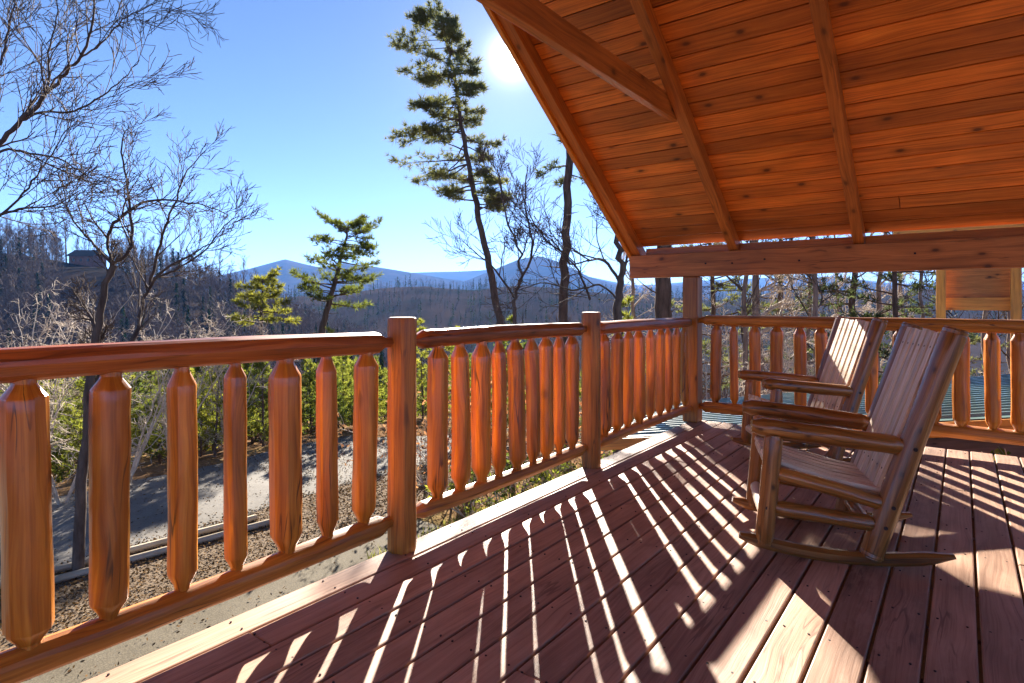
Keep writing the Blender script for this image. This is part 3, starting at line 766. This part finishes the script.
# bare tree with arching limbs left of the corner post
D1 = 13.5
b5 = gp(618, D1)
bare_tree('bare_tree', 'bare crooked tree with arching limbs just left of the roof corner', 'tree', b5, [
    ([b5, P(618, 330, D1), P(620, 290, D1), P(622, 262, D1), P(614, 225, D1), P(603, 195, D1), P(590, 160, D1)], .115, .022, 0),
    ([P(621, 285, D1), P(606, 262, D1), P(590, 260, D1), P(572, 264, D1), P(560, 250, D1), P(545, 235, D1), P(520, 215, D1 - .3)], .042, .008, 1),
    ([P(590, 300, D1), P(575, 265, D1), P(548, 242, D1), P(530, 215, D1), P(520, 185, D1)], .03, .007, 1),
    ([P(618, 300, D1), P(600, 285, D1), P(575, 290, D1 - .3), P(545, 283, D1 - .4), P(520, 290, D1 - .5)], .03, .007, 1),
    ([P(620, 280, D1), P(628, 250, D1), P(626, 215, D1), P(634, 180, D1)], .035, .009, 1)], 31, kids=(5, 10, 6, 3), mx=4, L0=1.9, minr=.005, wig=.12, shrink=(.5, .75), spread=(22, 58))
D1 = 15.
b5 = gp(512, D1)
bare_tree('bare_tree', 'slim bare tree with upright twigs between the leaning pine and the straight pine', 'tree', b5, [
    ([b5, P(513, 330, D1), P(517, 290, D1), P(520, 255, D1), P(505, 215, D1), P(500, 170, D1)], .06, .014, 0),
    ([P(518, 285, D1), P(532, 250, D1), P(525, 205, D1), P(528, 165, D1)], .04, .01, 1),
    ([P(516, 300, D1), P(495, 270, D1), P(478, 255, D1), P(462, 240, D1)], .03, .008, 1)], 32, kids=(5, 9, 6, 3), mx=4, L0=1.8, minr=.005, trop=.1, wig=.11, shrink=(.5, .75), spread=(22, 55))
# forked bare tree on the verge, left
D2 = 9.8
b6 = gp(78, D2)
bare_tree('bare_tree', 'forked bare tree with a fan of fine twigs growing from the gravel verge', 'tree', b6, [
    ([b6, P(80, 560, D2), P(84, 450, D2), P(92, 370, D2), P(98, 320, D2), P(112, 265, D2)], .10, .045, 0),
    ([P(112, 265, D2), P(106, 242, D2), P(118, 220, D2), P(140, 204, D2), P(165, 200, D2), P(200, 205, D2), P(228, 215, D2 - .3)], .036, .008, 1),
    ([P(112, 265, D2), P(130, 248, D2), P(132, 225, D2 + .2), P(128, 190, D2 + .3), P(122, 150, D2 + .4), P(126, 128, D2 + .5)], .036, .008, 1),
    ([P(93, 365, D2), P(128, 350, D2), P(142, 305, D2 + .3), P(156, 278, D2 + .3), P(185, 258, D2 + .2), P(215, 240, D2)], .04, .008, 1),
    ([P(150, 285, D2 + .3), P(160, 245, D2 + .3), P(172, 210, D2 + .3), P(185, 175, D2 + .3), P(205, 150, D2 + .3)], .028, .006, 1),
    ([P(156, 278, D2), P(178, 268, D2), P(205, 250, D2), P(225, 225, D2), P(240, 215, D2)], .02, .005, 1),
    ([P(110, 262, D2), P(90, 240, D2 + .3), P(70, 215, D2 + .4), P(62, 180, D2 + .4)], .024, .006, 1)], 33, kids=(4, 10, 6, 3), mx=4, L0=1.25, minr=.0042, trop=.08, wig=.11, shrink=(.5, .78), spread=(22, 55))
# great bare tree whose trunk stands left of the picture
D3 = 8.2
b7 = gp(-95, D3)
bare_tree('bare_tree', 'big bare tree reaching into the picture from the upper left edge', 'tree', b7, [
    ([b7, P(-95, 420, D3), P(-88, 300, D3), P(-75, 200, D3), P(-60, 100, D3), P(-50, -60, D3)], .2, .08, 0),
    ([P(-75, 215, D3), P(-30, 180, D3), P(2, 142, D3), P(22, 120, D3), P(42, 100, D3), P(62, 78, D3), P(80, 58, D3), P(92, 25, D3), P(98, -20, D3)], .040, .012, 1),
    ([P(-30, 180, D3), P(0, 152, D3), P(30, 153, D3), P(62, 160, D3), P(85, 174, D3 - .2), P(110, 186, D3 - .3)], .022, .005, 1),
    ([P(22, 120, D3), P(42, 112, D3), P(70, 112, D3), P(95, 100, D3 - .2), P(120, 82, D3 - .3), P(140, 60, D3 - .3)], .020, .005, 1),
    ([P(42, 100, D3), P(50, 80, D3), P(48, 55, D3 + .2), P(55, 25, D3 + .3), P(58, -10, D3 + .3)], .018, .006, 1),
    ([P(80, 58, D3), P(100, 45, D3), P(120, 22, D3), P(145, 8, D3), P(165, 0, D3)], .014, .004, 1),
    ([P(-75, 250, D3), P(-40, 230, D3), P(0, 215, D3), P(25, 190, D3), P(45, 165, D3 + .2), P(60, 140, D3 + .2), P(75, 120, D3 + .2)], .022, .005, 1),
    ([P(0, 215, D3), P(25, 208, D3), P(55, 205, D3), P(80, 190, D3)], .02, .005, 1),
    ([P(-70, 150, D3), P(-30, 90, D3 + .5), P(0, 60, D3 + .5), P(10, 20, D3 + .5), P(20, -20, D3 + .5)], .022, .008, 1)], 37, kids=(3, 11, 6, 3), mx=4, L0=1.45, minr=.004, trop=.05, wig=.10, shrink=(.5, .78), spread=(22, 55))

# pale sunlit bare shrubs at the road edge
shr = [(18, 15., 5.2), (62, 13.2, 4.3), (125, 14.5, 4.6), (170, 16.5, 4.4), (-25, 12.6, 4.6), (228, 18., 4.2), (40, 18., 5.6), (100, 19., 5.4)]
for i, (px, d, h) in enumerate(shr):
    b = gp(px, d); g = np.random.default_rng(400 + i); limbs = []
    for q in range(5):
        az = g.uniform(0, 2 * PI); hd = np.array((math.cos(az), math.sin(az), 0)); sp = g.uniform(.25, .55)
        limbs.append(([b + hd * .05, b + hd * sp * h * .25 + (0, 0, h * .3), b + hd * sp * h * .6 + (0, 0, h * .62), b + hd * sp * h * 1.1 + (0, 0, h * g.uniform(.8, 1.0))], .028, .007, 1))
    bare_tree('bare_shrub', 'pale bare shrub tangled with twigs at the far edge of the road', 'shrub', b, limbs, 420 + i, kids=(4, 8, 6, 3), mx=4, L0=h * .30, minr=.005, bark='twig_backlit', twig='twig_backlit', trop=.0, wig=.22, spread=(35, 80), group='pale bare shrubs along the road')

# thicket of young pines beyond the road
protos = []
for i in range(5):
    h = (2.7, 3.3, 2.2, 3.7, 3.0)[i]
    lean = rng.uniform(-.15, .15, 2)
    t = pine('young_pine', 'young light green pine in the thicket beyond the road', 'tree', (0, 0, 0), [(0, 0, 0), (lean[0] * .5, lean[1] * .5, h * .5), (lean[0], lean[1], h)], .045, 500 + i, f0=.03, nb=38, Lmax=.95, prof=lambda f: 1.0 - .8 * f, tuft=.16, k=11, subs=4, ntuft=2, needle='needle_yng', group='young pines in the thicket', rise=.35, droop=.2, dead=2, width=.085)
    protos.append(t)
g = np.random.default_rng(77); placed = []
spots = []
tries = 0
while len(spots) < 150 and tries < 4000:
    tries += 1
    px = g.uniform(-60, 640); d = g.uniform(17.5, 34.) if px < 420 else g.uniform(17., 32.)
    p = P(px, HZ, d)
    if p[0] > -14.6 and p[1] < 9.8: continue
    if px > 470 and g.random() < .55: continue
    if any((p[0] - q[0]) ** 2 + (p[1] - q[1]) ** 2 < .7 for q in spots): continue
    spots.append(p)
for i, p in enumerate(spots):
    t = protos[i] if i < 5 else copy_tree(protos[int(g.integers(0, 5))])
    t.location = (p[0], p[1], Hs(p[0], p[1]) - .04); t.rotation_euler = (0, 0, g.uniform(0, 6.28)); s = g.uniform(.75, 1.2); t.scale = (s, s, s * g.uniform(.92, 1.12))

# shrubs that keep their red brown leaves, seen through the middle railing
def leaf_shrub(label, base, h, seed, nl=420, mat='red_leaf', size=.06):
    g = np.random.default_rng(seed); base = np.asarray(base)
    t = thing('leafy_shrub', label, 'shrub', base, group='shrubs below the railing')
    br = (Br(), Br()); tips = []
    for q in range(6):
        az = g.uniform(0, 6.28); hd = np.array((math.cos(az), math.sin(az), 0)); pts = [base]
        d = nrm(hd * .5 + (0, 0, 1.)); p = base
        for s in range(7): d = nrm(d + g.normal(0, .16, 3)); p = p + d * h / 7; pts.append(p)
        pts = np.array(pts); br[1].add(pts, np.linspace(.018, .004, 8), 5); spawn(br, pts, np.linspace(.018, .005, 8), h * .6, 1, 3, g, (5, 5, 4), .2, .02, (30, 70), .004, (.45, .7))
    br[1].build('branches', M['twig_backlit'], t, base)
    V = np.vstack([v for v in br[1].V]); V = V[V[:, 2] > base[2] + h * .22]; C = V[g.integers(0, len(V), nl)] + g.normal(0, .05, (nl, 3))
    n = g.normal(size=(nl, 3)); a = np.cross(n, g.normal(size=(nl, 3))); a /= np.linalg.norm(a, axis=1)[:, None]; b = np.cross(n, a); b /= np.linalg.norm(b, axis=1)[:, None]
    s = (size * g.uniform(.6, 1.2, nl))[:, None]
    Q = np.stack([C - a * s, C + b * s * .45, C + a * s, C - b * s * .45], 1).reshape(-1, 3) - base
    link_mesh('leaves', np_mesh('leaves', Q, np.arange(nl * 4).reshape(-1, 4), 4, rnd=g.random(nl)), M[mat], t)
for i, (px, d, h, nl) in enumerate(((425, 14.5, 2.6, 480), (452, 13.6, 2.2, 420), (480, 15.0, 2.8, 460), (520, 13.8, 2.4, 300), (556, 14.6, 2.6, 240), (600, 14., 2.2, 200))):
    leaf_shrub('shrub holding red brown dead leaves seen through the middle railing', gp(px, d), h, 600 + i, nl)
for i, (px, d, h, nl) in enumerate(((505, 12.4, 1.3, 380), (540, 12.8, 1.2, 360), (575, 12.2, 1.4, 360), (612, 12.6, 1.5, 360), (470, 12.3, 1.1, 260))):
    leaf_shrub('low yellow green shrub on the bank seen through the middle railing', gp(px, d), h, 640 + i, nl, 'needle_yng', .07)

for i, (x, y, h) in enumerate(((2.25, 1.25, 2.75), (2.8, 1.45, 2.6), (3.4, 1.2, 2.8))):
    leaf_shrub(('bushy', 'loose', 'broad')[i] + ' green shrub growing up between the deck and the green roof, ' + ('left', 'middle', 'right')[i] + ' of three', (x, y, -3.22), h, 660 + i, 1100, 'needle_yng', .06)
# woods behind the far railing
wood_spec = [  # px, d, kind, radius, top py
    (717, 22, 'pine', .13), (738, 18, 'bare', .10), (763, 20, 'bare', .20), (775, 24, 'pine', .16), (803, 21, 'bare', .09), (822, 17, 'bare', .11),
    (838, 26, 'bare', .10), (852, 19, 'pine', .14), (872, 23, 'bare', .15), (893, 18, 'pine', .11), (908, 25, 'bare', .12), (925, 20, 'bare', .09), (950, 27, 'pine', .14), (985, 22, 'bare', .12), (640, 24, 'bare', .11), (1015, 26, 'bare', .13)]
lbl = {'pine': 'pine with thin dark trunk and loose tufts in the woods behind the far railing', 'bare': 'bare tree with pinkish trunk in the woods behind the far railing'}
for i, (px, d, kd, r) in enumerate(wood_spec):
    b = gp(px, d); g = np.random.default_rng(700 + i)
    topz = 6 + g.uniform(0, 3); lean = RT * g.uniform(-.6, .6); q = lambda f: b + np.array((0, 0, (topz - b[2]) * f)) + lean * f + g.normal(0, .06, 3) * f
    if kd == 'pine':
        pine('woodland_pine', lbl[kd], 'tree', b, [b, q(.25), q(.5), q(.75), q(1)], r, 720 + i, f0=.22, nb=44, Lmax=2.3, prof=lambda f: 1 - .6 * f, tuft=.2, k=10, subs=5, ntuft=3, needle='needle', group='pines behind the far railing', dead=5, rtop=.6, width=.09)
    else:
        bare_tree('woodland_tree', lbl[kd], 'tree', b, [([b, q(.25), q(.5), q(.75), q(1)], r, r * .25, 0)] + [([q(.3 + .12 * k_), q(.36 + .12 * k_) + RT * g.uniform(-1.2, 1.2), q(.5 + .12 * k_) + RT * g.uniform(-2, 2) + FW * g.uniform(-1, 1)], r * .4, .01, 1) for k_ in range(4)],
                  740 + i, kids=(8, 7, 5, 3), mx=4, L0=2.0, minr=.007, twig='twig_backlit' if i % 2 == 0 else 'twig_dark', bark='bark_lit', group='bare trees behind the far railing', trop=.03)
for i, (px, d, h) in enumerate(((712, 13.5, 3.4), (745, 14.5, 3.6), (790, 14., 3.4), (830, 15., 3.8), (880, 15, 3.6), (925, 15.5, 3.4))):
    b = gp(px, d); g = np.random.default_rng(800 + i); limbs = []
    for q_ in range(5):
        az = g.uniform(0, 6.28); hd = np.array((math.cos(az), math.sin(az), 0)); sp = g.uniform(.2, .5)
        limbs.append(([b, b + hd * sp * h * .3 + (0, 0, h * .35), b + hd * sp * h * .7 + (0, 0, h * .7), b + hd * sp * h * 1.1 + (0, 0, h * 1.0)], .025, .007, 1))
    bare_tree('bare_shrub', 'pale bare shrub in front of the woods behind the far railing', 'shrub', b, limbs, 820 + i, kids=(4, 7, 6, 3), mx=4, L0=h * .34, minr=.006, bark='twig_backlit', twig='twig_backlit', trop=.02, wig=.2, group='pale bare shrubs behind the far railing')

# ------------------------------------------------------------------ far woods
def far_tree_parts(g, conifer, detail):
    """returns triangles (n,3,3) of one far tree, 1 unit tall"""
    T = []
    def blade(a, b, w):
        d = b - a; s = nrm(np.cross(d, g.normal(size=3))) * w
        T.append((a - s, a + s, b))
    if conifer:
        for i in range(detail * 2):
            f = g.uniform(.12, .98); az = g.uniform(0, 6.28); L = .17 * (1.05 - f) + .015
            a = np.array((0, 0, f + .02)); b = np.array((math.cos(az) * L, math.sin(az) * L, f - .05)); blade(a, b, .028)
        blade(np.array((0, 0, 0.)), np.array((0, 0, 1.)), .012); blade(np.array((0, 0, 0.)), np.array((0, 0, 1.)), .012)
    else:
        top = np.array((g.normal(0, .03), g.normal(0, .03), 1.0))
        for _ in range(2): blade(np.array((0, 0, 0.)), top, .0075)
        for i in range(detail):
            f = g.uniform(.35, .9); az = g.uniform(0, 6.28); L = g.uniform(.12, .30) * (1.15 - .6 * f)
            a = top * f; b = a + np.array((math.cos(az) * L * .8, math.sin(az) * L * .8, L * .9)); blade(a, b, .006)
            for q in range(5):
                c = a + (b - a) * g.uniform(.3, .9); az2 = g.uniform(0, 6.28); blade(c, c + np.array((math.cos(az2) * .085, math.sin(az2) * .085, g.uniform(.02, .11))), .0032)
    return np.array(T)

def forest(name, label, spots, hs, seed, mat, conifer, detail, nv=6):
    g = np.random.default_rng(seed); var = [far_tree_parts(g, conifer, detail) for _ in range(nv)]
    out = []; 
    for (x, y), h in zip(spots, hs):
        v = var[int(g.integers(0, nv))]; a = g.uniform(0, 6.28); c, s = math.cos(a), math.sin(a)
        R = np.array(((c, s, 0), (-s, c, 0), (0, 0, 1.)))
        out.append((v.reshape(-1, 3) @ R) * h + np.array((x, y, 0)))
    z = H(np.array([s[0] for s in spots]), np.array([s[1] for s in spots])) - .3
    for o, zz in zip(out, z): o[:, 2] += zz
    V = np.vstack(out)
    rn = np.repeat(g.random(len(spots)), [len(o) // 3 for o in out])
    o = link_mesh(name, np_mesh(name, V, np.arange(len(V)).reshape(-1, 3), 3, rnd=rn), mat)
    return props(o, label, 'woodland', kind='stuff')

def scatter(n, px0, px1, d0, d1, seed, cond=None):
    g = np.random.default_rng(seed); out = []
    while len(out) < n:
        px = g.uniform(px0, px1); d = math.sqrt(g.uniform(d0 * d0, d1 * d1)); p = P(px, HZ, d)
        if cond is None or cond(px, d, p): out.append((p[0], p[1]))
    return out
g = np.random.default_rng(5)
sp = scatter(3200, -220, 470, 60, 235, 901, lambda px, d, p: not (64 < px < 113 and d > 120)); forest('bare_woodland', 'grey brown leafless woods covering the near left hillside', sp, g.uniform(6, 11, len(sp)), 911, M['far_twig'], False, 16)
sp = scatter(420, -150, 520, 50, 220, 902, lambda px, d, p: not (58 < px < 119 and d > 90)); forest('evergreen_woodland', 'dark scattered evergreens among the leafless hillside woods', sp, g.uniform(5, 11, len(sp)), 912, M['needle_far'], True, 30)
sp = scatter(5200, 150, 1250, 270, 640, 903); forest('valley_woodland', 'leafless woods on the middle ridge across the valley', sp, g.uniform(4, 9, len(sp)), 913, M['far_twig'], False, 9)
sp = scatter(2200, 250, 1200, 260, 640, 904); forest('valley_evergreens', 'dark evergreens on the middle ridge across the valley', sp, 3 + 8 * g.random(len(sp)) ** 2, 914, M['needle_far'], True, 16)
sp = scatter(700, 560, 1200, 34, 120, 905); forest('slope_woodland', 'leafless brush and saplings on the slope behind the cabin', sp, g.uniform(4, 9, len(sp)), 915, M['far_twig'], False, 22)

# bare trees one can tell apart along the left skyline
proto = []
for i in range(4):
    g = np.random.default_rng(950 + i); h = 15.
    br = (Br(), Br()); pts = np.array([(0, 0, 0), (.1, 0, 4), (.2, .1, 8), (.1, .2, 12), (0, .3, h)]) + g.normal(0, .12, (5, 3)); rr = np.linspace(.22, .05, 5)
    br[0].add(pts, rr, 5); spawn((br[0], br[0]), pts, rr, 7.0, 0, 3, g, (14, 5, 4), .13, .12, (25, 55), .022, (.4, .62), f0=.4)
    proto.append(br[0])
me_p = [np_mesh('skyline_tree', np.vstack(b.V), np.vstack(b.Q), 4, smooth=True) for b in proto]
for m_ in me_p: m_.materials.append(M['far_twig'])
g = np.random.default_rng(960)
for i in range(58):
    px = -60 + i * 5.6 + g.uniform(-3, 3); d = 190 + g.uniform(-14, 16); p = P(px, HZ, d)
    if 70 < px < 104: d -= 0; p = P(px, HZ, 205)
    o = bpy.data.objects.new('skyline_tree', me_p[int(g.integers(0, 4))]); COL.objects.link(o)
    o.location = (p[0], p[1], Hs(p[0], p[1]) - .3); s = g.uniform(.7, 1.1); o.scale = (s * .9, s * .9, s); o.rotation_euler = (0, 0, g.uniform(0, 6.28))
    props(o, 'bare tree silhouetted on the skyline of the left hill', 'tree', 'bare trees along the left skyline')

# cabin on the left ridge
def hill_cabin():
    p = P(88, HZ, 182.); z = Hs(p[0], p[1]) - .5
    t = thing('hilltop_cabin', 'brown cabin with a dark roof on top of the left ridge', 'cabin', (p[0], p[1], z), rz=math.atan2(RT[1], RT[0]))
    w = MB(); w.box((0, 0, 1.8), (3.6, 0, 0), (0, 3, 0), (0, 0, 1.8)); w.build('wall', M['rim'], t)
    r = MB()
    for s in (-1, 1): r.box((0, s * 1.75, 4.25), (4.1, 0, 0), (0, 1.95, -s * .95), (0, .06, .12))
    r.build('roof', M['shingle'], t)
    for x in (-2.2, 0, 2.2):
        f = MB(); f.box((x, -3.02, 2.1), (.5, 0, 0), (0, .04, 0), (0, 0, .6)); wf = f.build('window', M['rafter'], t)
        q = MB(); q.box((x, -3.075, 2.1), (.42, 0, 0), (0, .015, 0), (0, 0, .52)); q.build('pane', M['glass'], wf)
hill_cabin()

# ------------------------------------------------------------------ neighbouring wing: green metal roof and far porch
def wing():
    t = thing('lower_roof', 'green ribbed metal roof with orange fascia below the far railing', 'roof', (2.4, 4.4, -.2))
    O = np.array((2.4, 4.4, -.2))
    x0, x1, y0, y1 = -2.6, 3.6, 2.3, 6.6
    zf = lambda x: -.05 + .18 * (x - 2.4)
    V = []; uv = []; n = 0; b = MB()
    ys = np.arange(y0, y1, .23)
    prof = []
    for y in ys: prof += [(y, 0), (y + .165, 0), (y + .18, .034), (y + .215, .034)]
    prof.append((y1, 0)); k = len(prof)
    for x in np.linspace(x0, x1, 8):
        for (y, h) in prof: b.v.append(np.array((x, y, zf(x) + h)))
    for i in range(7):
        for j in range(k - 1): b.face((i * k + j, (i + 1) * k + j, (i + 1) * k + j + 1, i * k + j + 1), [(0, 0)] * 4, .5)
    o = b.build('metal_sheet', M['metal'], t, O); so = o.modifiers.new('thick', 'SOLIDIFY'); so.thickness = .004; so.offset = -1
    f = MB(); c = np.array(((x0 + x1) / 2, y0 - .02, zf((x0 + x1) / 2) - .10)); ax = np.array(((x1 - x0) / 2, 0, .18 * (x1 - x0) / 2)); f.box(c, ax, (0, .018, 0), (0, 0, .085)); f.build('fascia', M['fir'], t, O, bevel=.004)
    f = MB(); f.box((x0 - .02, (y0 + y1) / 2, zf(x0) - .10), (.018, 0, 0), (0, (y1 - y0) / 2, 0), (0, 0, .085)); f.build('fascia', M['fir'], t, O, bevel=.004)
    xm = (x0 + .5 + x1) / 2; hx = (x1 - x0 - .5) / 2; w = MB(); w.box((xm, (y0 + y1) / 2 + .2, zf(xm) - 1.48), (hx, 0, .18 * hx), (0, (y1 - y0) / 2 - .6, 0), (0, 0, 1.45)); w.build('wall', M['rim'], t, O)
    # far porch with plank gable, beam and posts
    q = P(937, HZ, 10.5); yy = q[1]
    X = lambda px: px_to_x(px, yy)[0]
    t2 = thing('neighbour_porch', 'orange timber porch gable with plank infill beyond the far railing on the right', 'porch', (q[0], yy, -.2)); O2 = (q[0], yy, -.2)
    zz = lambda py, d=10.: CAM[2] + (HZ - py) / F * d
    xa, xb = X(941), X(1016)
    for x in (xa, xb, xb + .22):
        m = MB(); m.box((x, yy, .8), (.07, 0, 0), (0, .07, 0), (0, 0, 1.6)); m.build('post', M['fir'], t2, O2, bevel=.01)
    m = MB(); m.box(((xa + xb) / 2, yy + .25, zz(304)), ((xb - xa) / 2 - .02, 0, 0), (0, .05, 0), (0, 0, .11)); m.build('beam', M['fir'], t2, O2, bevel=.008)
    m = MB()
    for i in range(11):
        m.box(((xa + xb) / 2, yy + .30 + .004 * (i % 2), zz(304) + .11 + .062 + .124 * i), ((xb - xa) / 2 - .02, 0, 0), (0, .018, 0), (0, 0, .066), None)
    m.build('gable_planks', M['beam'], t2, O2, bevel=.004)
    m = MB(); m.box(((xa + xb) / 2, yy, 2.47), ((xb - xa) / 2 + .7, 0, 0), (0, .08, 0), (0, 0, .1)); m.build('beam', M['fir'], t2, O2, bevel=.008)
wing()

# ------------------------------------------------------------------ ground level odds and ends
for i, (x, y0, y1, zz, lb) in enumerate(((-9.75, -4.2, .6, 0, 'grey landscape timber lying along the road edge, farther of the two'), (-9.25, -3.4, 1.0, 0, 'grey landscape timber lying on the leafy verge, nearer of the two'))):
    m = MB(); log_between(m, (x, y0, -3.13), (x + .5, y1, -3.13), .06, neck=.95, neck_len=.02, seed=990 + i)
    o = m.build('landscape_timber', M['log_end'], None); props(o, lb, 'timber', 'landscape timbers beside the road')
def litter():
    g = np.random.default_rng(42); n = 26000
    x = np.concatenate([g.uniform(-9.9, -6.6, n), g.uniform(-14, 4, n // 2)]); y = np.concatenate([g.uniform(-8, 8, n), g.uniform(2.6, 9.3, n // 2)])
    x = np.concatenate([x, -.6 - 6.2 * g.random(1100) ** .6, -9.8 - 4.3 * g.random(1500) ** 2, -14.1 + 4.3 * g.random(1500) ** 2]); y = np.concatenate([y, g.uniform(-8, 2.6, 1100), g.uniform(-9, 9, 3000)])
    k = len(x); C = np.stack([x, y, np.full(k, -3.165) + g.uniform(-.01, .02, k)], 1)
    nn = g.normal(0, .45, (k, 3)) + (0, 0, 1.); a = np.cross(nn, g.normal(size=(k, 3))); a /= np.linalg.norm(a, axis=1)[:, None]; b = np.cross(nn, a); b /= np.linalg.norm(b, axis=1)[:, None]
    s = (g.uniform(.014, .034, k))[:, None]
    Q = np.stack([C - a * s, C + b * s * .55, C + a * s, C - b * s * .55], 1).reshape(-1, 3)
    o = link_mesh('leaf_litter', np_mesh('leaf_litter', Q, np.arange(k * 4).reshape(-1, 4), 4, rnd=g.random(k)), M['litter'])
    props(o, 'dry tan leaves scattered over the verge and bank', 'leaf litter', kind='stuff')
    n = 26000; x = g.uniform(-6, 6, n); y = g.uniform(.6, 9, n)
    C = np.stack([x, y, np.full(n, -3.2)], 1); az = g.uniform(0, 6.28, n); s = g.uniform(.008, .016, n); h = g.uniform(.08, .22, n)
    sd = np.stack([np.cos(az) * s, np.sin(az) * s, 0 * s], 1); tip = C + np.stack([g.normal(0, .06, n), g.normal(0, .06, n), h], 1)
    Q = np.stack([C - sd, C + sd, tip], 1).reshape(-1, 3)
    o = link_mesh('grass', np_mesh('grass', Q, np.arange(n * 3).reshape(-1, 3), 3, rnd=g.random(n)), M['grass'])
    props(o, 'thin green grass growing on the bank below the far railing', 'grass', kind='stuff')
litter()

# ------------------------------------------------------------------ haze
def haze():
    m, nt, out = new_mat('haze_air')
    v = N(nt, 'ShaderNodeVolumePrincipled'); v.inputs['Color'].default_value = (.17, .40, 1.0, 1); v.inputs['Density'].default_value = .00015; v.inputs['Anisotropy'].default_value = 0.0
    nt.links.new(v.outputs[0], out.inputs['Volume'])
    b = MB(); b.box((0, 0, 78), (9500, 0, 0), (0, 9500, 0), (0, 0, 122)); o = b.build('haze', m); 
    props(o, 'thin blue haze filling the valley', 'haze', kind='stuff')
haze()

# ------------------------------------------------------------------ light, sky, camera
w = bpy.data.worlds.new('World'); sc.world = w; w.use_nodes = True
nt = w.node_tree; nt.nodes.clear(); L = nt.links
wo = nt.nodes.new('ShaderNodeOutputWorld'); bg = nt.nodes.new('ShaderNodeBackground'); sky = nt.nodes.new('ShaderNodeTexSky')
sky.sky_type = 'NISHITA'; sky.sun_disc = False; sky.sun_elevation = SUN_EL; sky.sun_rotation = math.atan2(-.6, .8)
sky.altitude = 900; sky.air_density = .38; sky.dust_density = 0.05; sky.ozone_density = 3.0
L.new(sky.outputs[0], bg.inputs[0]); bg.inputs[1].default_value = .05
tc = nt.nodes.new('ShaderNodeTexCoord'); dt = nt.nodes.new('ShaderNodeVectorMath'); dt.operation = 'DOT_PRODUCT'
L.new(tc.outputs['Generated'], dt.inputs[0]); dt.inputs[1].default_value = tuple(SUN_DIR)
dv = math_(nt, 'MAXIMUM', dt.outputs['Value'], 0.0)
disc = N(nt, 'ShaderNodeMapRange'); disc.interpolation_type = 'SMOOTHSTEP'; L.new(dv, disc.inputs[0])
disc.inputs[1].default_value = math.cos(math.radians(1.35)); disc.inputs[2].default_value = math.cos(math.radians(.8))
aur = math_(nt, 'ADD', math_(nt, 'MULTIPLY', disc.outputs[0], 3.0), math_(nt, 'ADD', math_(nt, 'MULTIPLY', math_(nt, 'POWER', dv, 2200.), .28), math_(nt, 'MULTIPLY', math_(nt, 'POWER', dv, 160.), .035)))
bg2 = nt.nodes.new('ShaderNodeBackground'); bg2.inputs[0].default_value = (1, .95, .86, 1); L.new(aur, bg2.inputs[1])
ad = nt.nodes.new('ShaderNodeAddShader'); L.new(bg.outputs[0], ad.inputs[0]); L.new(bg2.outputs[0], ad.inputs[1]); L.new(ad.outputs[0], wo.inputs[0])

sl = bpy.data.lights.new('sun', 'SUN'); sl.energy = 5.0; sl.angle = math.radians(.5); sl.color = (1, .93, .82)
so = bpy.data.objects.new('sun', sl); COL.objects.link(so); so.rotation_euler = Vector(-SUN_DIR).to_track_quat('-Z', 'Y').to_euler(); so.location = (-30, 40, 40)

cd = bpy.data.cameras.new('camera'); co = bpy.data.objects.new('camera', cd); COL.objects.link(co)
cd.sensor_width = 36; cd.lens = F / 1024 * 36; cd.shift_y = -(341.5 - HZ) / 1024; cd.clip_start = .05; cd.clip_end = 30000
co.location = CAM; co.rotation_euler = (PI / 2, 0, math.atan2(-FW[0], FW[1]))
sc.camera = co
sc.view_settings.view_transform = 'Standard'; sc.view_settings.look = 'None'; sc.view_settings.gamma = 1; sc.view_settings.exposure = 2.65
sc.cycles.max_bounces = 8; sc.cycles.diffuse_bounces = 5; sc.cycles.glossy_bounces = 3; sc.cycles.transmission_bounces = 4; sc.cycles.volume_bounces = 0
sc.cycles.use_denoising = True
sc.cycles.sample_clamp_indirect = 6
